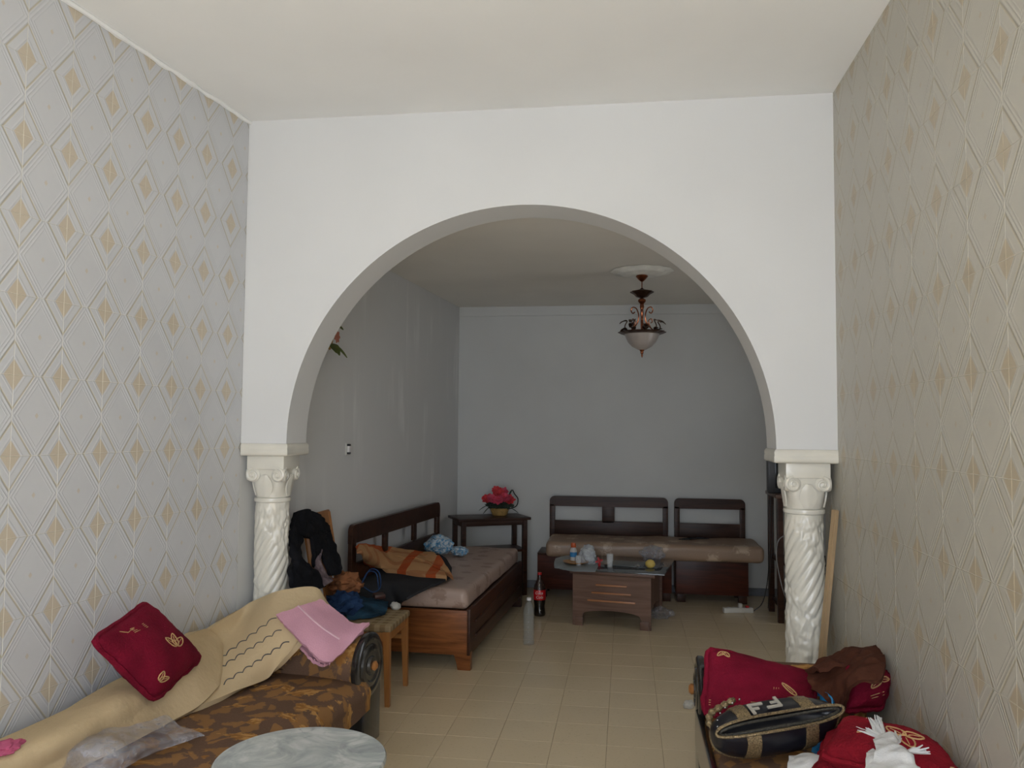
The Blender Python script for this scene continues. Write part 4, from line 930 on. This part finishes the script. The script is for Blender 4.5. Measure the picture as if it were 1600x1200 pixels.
o=obj('mattress',softbox((0,0,.0),(.80,2.0,.135),.05,1),M_matt,auto=70); o.location=(-1.05-.425+.045,5.42+1.02,.400+.07); o.rotation_euler=(0,0,-.045); prop(o,'pink-beige plastic-covered mattress on the left wooden bed','mattress')
bm=sheet([[Vector((-1.88,5.385,.43)),Vector((-1.70,5.37,.42)),Vector((-1.56,5.365,.42)),at(626,944,'y',5.37)],[Vector((-1.87,5.44,.555)),Vector((-1.70,5.43,.553)),Vector((-1.58,5.42,.55)),at(636,936,'z',.545)],[Vector((-1.85,5.75,.558)),Vector((-1.66,5.75,.558)),Vector((-1.50,5.70,.558)),at(668,919,'z',.558)],[Vector((-1.83,6.2,.558)),Vector((-1.64,6.2,.558)),Vector((-1.44,6.15,.558)),at(702,903,'z',.558)],[Vector((-1.80,6.9,.558)),Vector((-1.64,6.8,.558)),Vector((-1.50,6.6,.558)),at(706,888,'z',.558)]],40,30,.016,.004,5,1)
o=obj('blanket',bm,M_dark); prop(o,'charcoal grey blanket spread over the near part of the left bed mattress','blanket')
# folded plaid blanket
cA=[[(559,851,'x',-1.85),(564,866,'x',-1.79),(572,880,'z',.64)],[(600,856,'z',.70),(606,876,'z',.63),(612,892,'z',.585)],[(640,862,'z',.655),(650,882,'z',.62),(658,900,'z',.575)],[(678,866,'z',.64),(690,885,'z',.60),(698,904,'z',.57)]]
def up2(r,dz): return [[at(*p)+Vector((0,0,dz)) for p in q_] for q_ in r]
bm=sheet(up2(cA,0),30,24,.035,.014,9,2); sheet([[at(562,856,'z',.68)+Vector((.04,0,-.02)),at(580,862,'z',.66)],[at(610,861,'z',.665),at(625,872,'z',.64)],[at(650,866,'z',.65),at(662,878,'z',.63)],[at(688,870,'z',.66),at(708,902,'z',.575)]],30,16,.03,.012,12,5,bm)
o=obj('blanket',bm,M_plaid); prop(o,'folded orange and tan plaid blanket on the left bed','blanket')
o=obj('wrapped_pack',blob((0,0,0),(.12,.10,.085),.2,.22,3,5,4,crease=.4),M_bpack); o.location=at(686,852,'z',.63); prop(o,'larger blue and white plastic-wrapped pack on the left bed','pack')
o=obj('wrapped_pack',blob((0,0,0),(.075,.075,.04),.2,.3,3,9,4,crease=.4),M_bpack); o.location=at(718,861,'z',.585); prop(o,'smaller blue plastic-wrapped pack nearer the side table','pack')
o=obj('debris',blob((0,0,0),(.02,.02,.014),0,.3,3,9,2),M_lemon); o.location=at(803,933,'z',.012); prop(o,'small yellow scrap on the floor under the far end of the left bed','scrap')
# ------------------------------------------------------------------ corner side table + flower basket
TA=math.radians(28); fr=Vector((-.93,7.915,0)); TW,TD,TZ=.74,.40,.765
tb=thing('side_table','dark wooden two-tier side table in the back left corner','table',fr,TA)
obj('tabletop',bx((-TW/2,TD/2,TZ-.0125),(TW,TD,.025),bev=.004),M_dwood,tb)
obj('apron',bx((-TW/2,TD/2,TZ-.05),(TW-.07,TD-.07,.05),bev=.002),M_dwood,tb)
for x in (-.05,-TW+.06):
    for y in (.05,TD-.05): obj('leg',bx((x,y,(TZ-.025)/2),(.045,.045,TZ-.025),bev=.003),M_dwood,tb)
obj('shelf',bx((-TW/2,TD/2,.44),(TW-.06,TD-.06,.022),bev=.003),M_dwood,tb)
bk=thing('flower_basket','basket of red and pink artificial flowers on the corner side table','flower basket',(-1.26,8.0,TZ))
obj('basket',lathe([(.06,0),(.075,.01),(.09,.05),(.098,.075),(.094,.078),(.085,.05),(.06,.012)],36,mod=lambda t,z:1+.02*math.cos(18*t)),M_wicker,bk)
obj('foliage',blob((0,0,.105),(.135,.10,.045),0,.35,4,2,4,crease=.2),M_green,bk)
obj('handle',tube(curve([(.10,0,.07),(.17,0,.10),(.185,0,.17),(.15,0,.22),(.13,0,.26)],20),.006,6),M_tv,bk)
for k,(x,y,z,d) in enumerate([(-.12,-.03,.10,(-1,-.2,-.4)),(.12,-.05,.08,(1,-.4,-.3)),(.10,-.05,.20,(.4,0,1)),(-.09,-.05,.09,(-.6,-.5,-.5))]): obj('leaf',leafbm(Vector((x,y,z)),Vector(d).normalized(),Vector((0,.2,1)).normalized(),.09,.025,.2),M_green,bk)
def bloom(c,r,m,seed):
    bm=bmesh.new(); rr=random.Random(seed)
    for ring,(n_,tilt) in enumerate(((5,1.1),(7,.55),(8,.1))):
        for k in range(n_):
            a=2*PI*k/n_+ring*.4+rr.uniform(-.2,.2); d=Vector((math.cos(a),math.sin(a),tilt)).normalized(); R3=Matrix.Rotation(.7,3,'X'); d=R3@d; u_=R3@Vector((0,0,1))
            leafbm(Vector(c),d,u_,r*rr.uniform(.85,1.1),r*.75,-.15,bm)
    return bm
for k,(x,y,z,r) in enumerate([(-.115,-.02,.155,.062),(-.06,-.06,.16,.06),(0,-.03,.20,.07),(.0,-.07,.15,.06),(.06,-.05,.175,.062),(.105,-.02,.15,.058),(-.03,0,.24,.055),(.04,.02,.23,.05)]): obj('flower',bloom((x,y,z),r,None,k),M_petal if k in(0,2,5,6) else M_petal2,bk)
# ------------------------------------------------------------------ two-part sofa on the back wall
def seatunit(name,label,x0,x1,xb0,xb1,splits):
    y0,y1=7.86,8.24; t=thing(name,label,'sofa',((x0+x1)/2,(y0+y1)/2,0)); 
    W_=x1-x0; cxx=(x0+x1)/2
    def ob(nm,c,s,m=M_rwood,b=.004): return obj(nm,bx(c,s,bev=b),m,t,world=True)
    ob('front_panel',(cxx,y0+.012,.245),(W_,.024,.33),M_dwoodR); ob('side_panel',(x0+.012,(y0+y1)/2,.245),(.024,y1-y0-.03,.33)); ob('side_panel',(x1-.012,(y0+y1)/2,.245),(.024,y1-y0-.03,.33))
    for xx in (x0+.05,x1-.05):
        for yy in (y0+.045,y1-.045): ob('leg',(xx,yy,.04),(.08,.05,.08),M_dwood)
    ob('seat_board',(cxx,(y0+y1)/2,.42),(W_,y1-y0,.02),M_dwood)
    L=xb1-xb0; bm=rounded_rail(L,.853,.955,.03,.05); bm.transform(Matrix.Translation((xb0,8.225,0))); obj('top_rail',bm,M_dwood,t,world=True,auto=25)
    ob('lower_rail',((xb0+xb1)/2,8.225,.625),(L-.1,.028,.17),M_dwood)
    for xx in (xb0+.027,xb1-.027): ob('post',(xx,8.225,.65),(.054,.03,.45),M_dwood,.006)
    for sx in splits: ob('upright',(sx,8.225,.78),(.125,.028,.18),M_dwood)
    return t
M_dwoodR=wood('dark_mahogany_panel',(.035,.010,.006),(.10,.026,.014),'x',.32)
seatunit('wooden_bench','longer dark wooden bench with two-opening back rail, left half of the back sofa',-.86,.43,-.775,.415,[-.18])
seatunit('wooden_bench','shorter dark wooden bench with single-opening back rail, right half of the back sofa',.47,1.14,.475,1.165,[])
o=obj('mattress',softbox((0,0,0),(2.0,.60,.15),.055,4),M_matt2,auto=70); o.location=(.245,7.885,.43+.076); prop(o,'tan floral mattress laid across both wooden benches at the back wall','mattress')
bm=sheet([[Vector((.50,7.95,.585)),Vector((.62,8.05,.582)),Vector((.70,8.12,.580))],[Vector((.60,7.90,.60)),Vector((.70,8.0,.597)),Vector((.80,8.05,.582))]],10,16,.012,.006,12,2); o=obj('cloth',bm,M_dark); prop(o,'small dark cloth lying on the tan mattress at the back wall','cloth')
# ------------------------------------------------------------------ coffee table
CA=math.radians(-9); CZ=.462
cf=thing('coffee_table','worn brown wooden coffee table with smoked glass top','coffee table',(-.06,7.17,0),CA)
CWd,CDp=.655,.80
obj('glass_top',bx((.03,0,CZ-.004),(CWd+.16,CDp+.02,.010),bev=.002),M_tglass,cf)
obj('top_frame',bx((.0,0,CZ-.0245),(CWd+.06,CDp-.02,.029),bev=.004),M_twood,cf)
def arch_panel(W_,H,foot,arch,th,Mx):
    pts=[(-W_/2,0),(-W_/2+foot,0)]
    for k in range(9): a=PI-PI*k/8; pts.append(((W_/2-foot)*math.cos(a),arch*(.45+.55*math.sin(a)**.5)))
    pts+=[(W_/2-foot,0),(W_/2,0),(W_/2,H),(-W_/2,H)]
    return prism(pts,Mx,th)
H_=CZ-.039
X1,Y1,Z1=Vector((1,0,0)),Vector((0,1,0)),Vector((0,0,1))
obj('front_panel',arch_panel(CWd,H_,.075,.135,.03,frame(Vector((0,-CDp/2,0)),X1,Z1,-Y1*-1)),M_twood,cf,sm_=False)
obj('rear_panel',arch_panel(CWd,H_,.075,.135,.03,frame(Vector((0,CDp/2-.03,0)),X1,Z1,Y1)),M_twood,cf,sm_=False)
for s_ in (-1,1): obj('side_panel',arch_panel(CDp-.06,H_,.09,.135,.024,frame(Vector((s_*(CWd/2-.045),0,0)),Y1,Z1,X1)),M_twood,cf,sm_=False)
for k,z in enumerate((.215,.28,.345)): obj('ledge',bx((0,-CDp/2-.008,z),(.40-.07*k,.018,.014),bev=.004),wood('ledge_highlight',(.30,.12,.05),(.50,.24,.12),'x',.2) if k==0 else bpy.data.materials['ledge_highlight'],cf)  # orange highlight on the ledges put into their brighter wood colour
for s_ in (-1,1): obj('corner_block',bx((s_*(CWd/2-.055),-CDp/2-.006,.035),(.07,.014,.07),bev=.004),M_twood,cf)
ZT=CZ+.0015
o=obj('napkin',sheet([[at(*p) for p in r] for r in [[(868,872,'z',ZT+.006),(890,868,'z',ZT+.006),(935,872,'z',ZT+.006)],[(866,880,'z',ZT+.004),(895,880,'z',ZT+.006),(935,882,'z',ZT+.006)],[(866,887,'z',ZT-.02),(895,892,'z',ZT+.006),(930,893,'z',ZT+.006)]]],16,24,.004,.004,12,2),plain('grey_plastic_sheet',(.25,.28,.29),.4)); prop(o,'grey plastic sheet spread on the left end of the coffee table','sheet')
p=at(900,880,'z',ZT+.012); o=obj('plate',lathe([(.005,0),(.07,0),(.11,.012),(.115,.018),(.105,.016),(.07,.006),(.005,.005)],40),M_oplate); o.location=p; prop(o,'orange-brown round plate on the coffee table under the small bottle','plate')
jb=thing('small_bottle','small white bottle with orange cap and blue label on the coffee table','bottle',at(896,876,'z',ZT+.02))
obj('body',lathe([(.005,0),(.028,.002),(.030,.01),(.030,.085),(.024,.105),(.016,.115),(.016,.12)],28),M_juice,jb); obj('label',lathe([(.0308,.035),(.0312,.037),(.0312,.075),(.0308,.077)],28,cap=False),M_blue,jb); obj('cap',lathe([(.001,.117),(.022,.117),(.024,.13),(.020,.155),(.001,.157)],20),M_orange,jb)
o=obj('plastic_bag',blob((0,0,.06),(.08,.06,.085),0,.28,2.2,12,4),M_filmw); o.location=at(918,880,'z',ZT+.012); prop(o,'milky white plastic bag standing on the coffee table behind the plate','plastic bag')
def glassware(x,y,label,h=.10,r=.032,m=None):
    t=thing('drinking_glass',label,'glass',at(x,y,'z',ZT)); obj('bowl',lathe([(r*.7,0),(r*.72,.004),(r*.9,h*.5),(r,h),(r-.002,h),(r*.85,h*.5),(r*.6,.008),(.001,.008)],28,cap=False),m or M_glass,t); obj('foot',lathe([(.001,0),(r*.75,0),(r*.75,.006),(.001,.007)],24),m or M_glass,t); return t
glassware(904,885,'clear glass standing by the orange plate on the coffee table',.09,.028)
glassware(953,886,'clear glass in the middle of the coffee table',.11,.030)
fm_=thing('toy_windmill','small red object with a shiny rim on the coffee table beside the clear glass','ornament',at(936,884,'z',ZT)); 
obj('stand',lathe([(.012,0),(.014,.008),(.005,.02),(.005,.04)],16),M_cap,fm_)
for k in range(4): a=k*PI/2+.3; obj('blade',leafbm(Vector((0,-.008,.042)),Vector((math.cos(a),0,math.sin(a))),Vector((0,-1,0)),.035,.02,.1),M_cap,fm_)
obj('rim',lathe([(.006,-.003),(.010,0),(.006,.003)],16,c=(0,-.012,.042)),M_steel,fm_)
o=obj('lid',lathe([(.002,.0),(.022,0),(.024,.008),(.018,.016),(.004,.02),(.002,.028)],20),M_steel); o.location=at(997,886,'z',ZT); prop(o,'small shiny metal lid near the lemon on the coffee table','lid')
o=obj('lemon',blob((0,0,0),(.042,.038,.036),0,.06,3,2,4,crease=0),M_lemon); o.location=at(1016,881,'z',ZT+.034); prop(o,'yellow lemon on the right end of the coffee table','lemon')
o=obj('plastic_bag',blob((0,0,.05),(.11,.10,.075),0,.35,2.4,15,4),film('thin_grey_film',(.42,.42,.45),.30)); o.location=at(1020,874,'z',ZT); prop(o,'thin clear plastic bag behind the lemon on the coffee table','plastic bag')
o=obj('mat',bx((0,0,.0015),(.30,.28,.003),bev=.001),plain('blue_grey_mat',(.11,.13,.135),.35)); o.location=at(980,881,'z',ZT+.002); o.rotation_euler=(0,0,CA); prop(o,'blue-grey flat mat in the middle of the coffee table','mat')
# ------------------------------------------------------------------ floor things
p=at(843,962,'z',0); cb=thing('cola_bottle','half-full cola bottle with red cap and label standing on the floor','bottle',p); k=1.06
obj('cola',lathe([(r_*k,z_*k) for r_,z_ in [(.03,0),(.044,.004),(.049,.02),(.046,.05),(.043,.08),(.049,.12),(.050,.165),(.049,.20)]],36,mod=lambda t,z:1+(.03*math.cos(5*t) if z<.03 else 0)),M_cola,cb)
obj('bottle_shell',lathe([(r_*k,z_*k) for r_,z_ in [(.0495,.195),(.050,.22),(.044,.25),(.028,.285),(.016,.31),(.0145,.335)]],36),film('brown_tinted_plastic',(.05,.028,.022),.75,.08),cb)
lb=obj('label',lathe([(.0505*k,.135*k),(.0515*k,.137*k),(.0515*k,.215*k),(.0505*k,.217*k)],36,cap=False),M_lab,cb); obj('cap',lathe([(.001,.335*k),(.017,.335*k),(.0175,.355*k),(.001,.357*k)],24),M_cap,cb)
# label lettering
def wrap_text(txt,size,R_,z,a0,m,parent,bmname='lettering',shear=.3):
    cu_=bpy.data.curves.new('t','FONT'); cu_.body=txt; cu_.size=size; cu_.extrude=.0006; cu_.align_x='CENTER'; cu_.shear=shear; cu_.resolution_u=3
    o_=bpy.data.objects.new('t',cu_); COL.objects.link(o_); dg_=bpy.context.evaluated_depsgraph_get(); me=bpy.data.meshes.new_from_object(o_.evaluated_get(dg_)); bpy.data.objects.remove(o_)
    bm=bmesh.new(); bm.from_mesh(me)
    for v in bm.verts: a=a0+v.co.x/R_; rr=R_+.0008+v.co.z; v.co=Vector((rr*math.cos(a),rr*math.sin(a),z+v.co.y))
    return obj(bmname,bm,m,parent,sm_=False)
wrap_text('Coca',.034,.0515*k,.184*k,-PI/2-.05,M_wlab,lb); wrap_text('Cola',.034,.0515*k,.150*k,-PI/2+.05,M_wlab,lb)
p=at(826,1007,'z',0); wb=thing('water_bottle','empty clear plastic bottle with white cap standing on the floor','bottle',p)
def wm(t,z): return 1
pr=[(.030,0),(.040,.004)]
for i in range(26): z=.01+.25*i/25; pr.append((.0415+.0022*math.sin(i*1.7),z))
pr+=[(.038,.275),(.026,.305),(.015,.322),(.013,.335)]
obj('body',lathe(pr,32,mod=lambda t,z:1+(.04*math.cos(5*t) if z<.02 else 0)),M_pet,wb); obj('cap',lathe([(.001,.333),(.018,.333),(.018,.352),(.001,.354)],20),M_wlab,wb)
pa_,pb_=at(1130,957,'z',0),at(1176,957,'z',0); d=(pb_-pa_); ps_=thing('power_strip','cream power strip with red switch on the floor before the shorter bench','power strip',(pa_+pb_)/2,math.atan2(d.y,d.x))
obj('body',bx((0,0,.022),(d.length,.055,.044),bev=.008),M_whitep,ps_); obj('switch',bx((d.length/2-.05,0,.052),(.03,.022,.018),bev=.004),M_cap,ps_)
obj('plug',bx((.02,0,.062),(.035,.035,.04),bev=.008),M_whitep,ps_)
for x in (-.08,-.03): obj('outlet',lathe([(.02,.044),(.02,.047),(.014,.046)],20,c=(x,0,0)),M_socket,ps_)
o=obj('plastic_bag',blob((0,0,.0),(.12,.10,.05),.3,.45,2.4,21,4,flat=-.035),film('floor_bag_film',(.40,.38,.38),.35)); o.location=at(1030,958,'z',.04); prop(o,'crumpled clear plastic bag on the floor at the right foot of the coffee table','plastic bag')
# ------------------------------------------------------------------ TV and its stand
tv0=Vector((1.22,7.15,0)); ts=thing('tv_stand','dark wooden television stand half hidden behind the right column','tv stand',(1.64,7.42,0))
obj('top',bx((0,0,1.075),(.74,.52,.03),bev=.004),M_twood,ts)
for x in (-.33,.33):
    for y in (-.22,.22): obj('leg',bx((x,y,.53),(.05,.05,1.06),bev=.004),M_dwood,ts)
for z in (.12,.5): obj('shelf',bx((0,0,z),(.66,.46,.025),bev=.003),M_dwood,ts)
obj('side_panel',bx((.30,0,.6),(.02,.42,.9),bev=.003),M_blackw,ts); obj('cabinet',bx((.02,.05,.25),(.50,.36,.22),bev=.005),M_blackw,ts)
tv=thing('television','black tube television on the stand behind the right column','television',(1.60,7.42,1.09))
obj('casing',bx((0,-.08,.19),(.74,.10,.38),bev=.015),M_tv,tv); obj('screen',bx((0,-.131,.20),(.62,.012,.30),bev=.005),M_screen,tv)
bm=loft([[Vector((sx*w_,y,.19+sz*h_)) for sx,sz in ((-1,-1),(1,-1),(1,1),(-1,1))] for y,w_,h_ in ((-.03,.34,.17),(.12,.30,.15),(.24,.18,.11))]); obj('tube_housing',bm,M_tv,tv)
def cable(name,label,pts,m,r=.004): 
    o=obj(name,tube(curve(pts,40),r,6),m); prop(o,label,'cable'); recenter(o)
cable('cable','thin black cable hanging from the television to the power strip',[at(1204,775,'y',7.1),at(1203,830,'y',7.12),at(1200,900,'y',7.2),at(1192,940,'y',7.5),at(1178,955,'z',.02)],M_cableb)
cable('cable','second black cable hanging straight beside the television stand leg',[at(1208,790,'y',7.1),at(1206,850,'y',7.1),at(1202,915,'y',7.15),at(1200,950,'z',.01)],M_cableb,.003)
cable('cable','pale grey cable looping in front of the television stand',[at(1230,834,'y',7.0),at(1216,845,'y',7.0),at(1213,870,'y',7.0),at(1218,900,'y',7.0),at(1226,930,'y',7.0),at(1240,962,'z',.006)],M_cable)
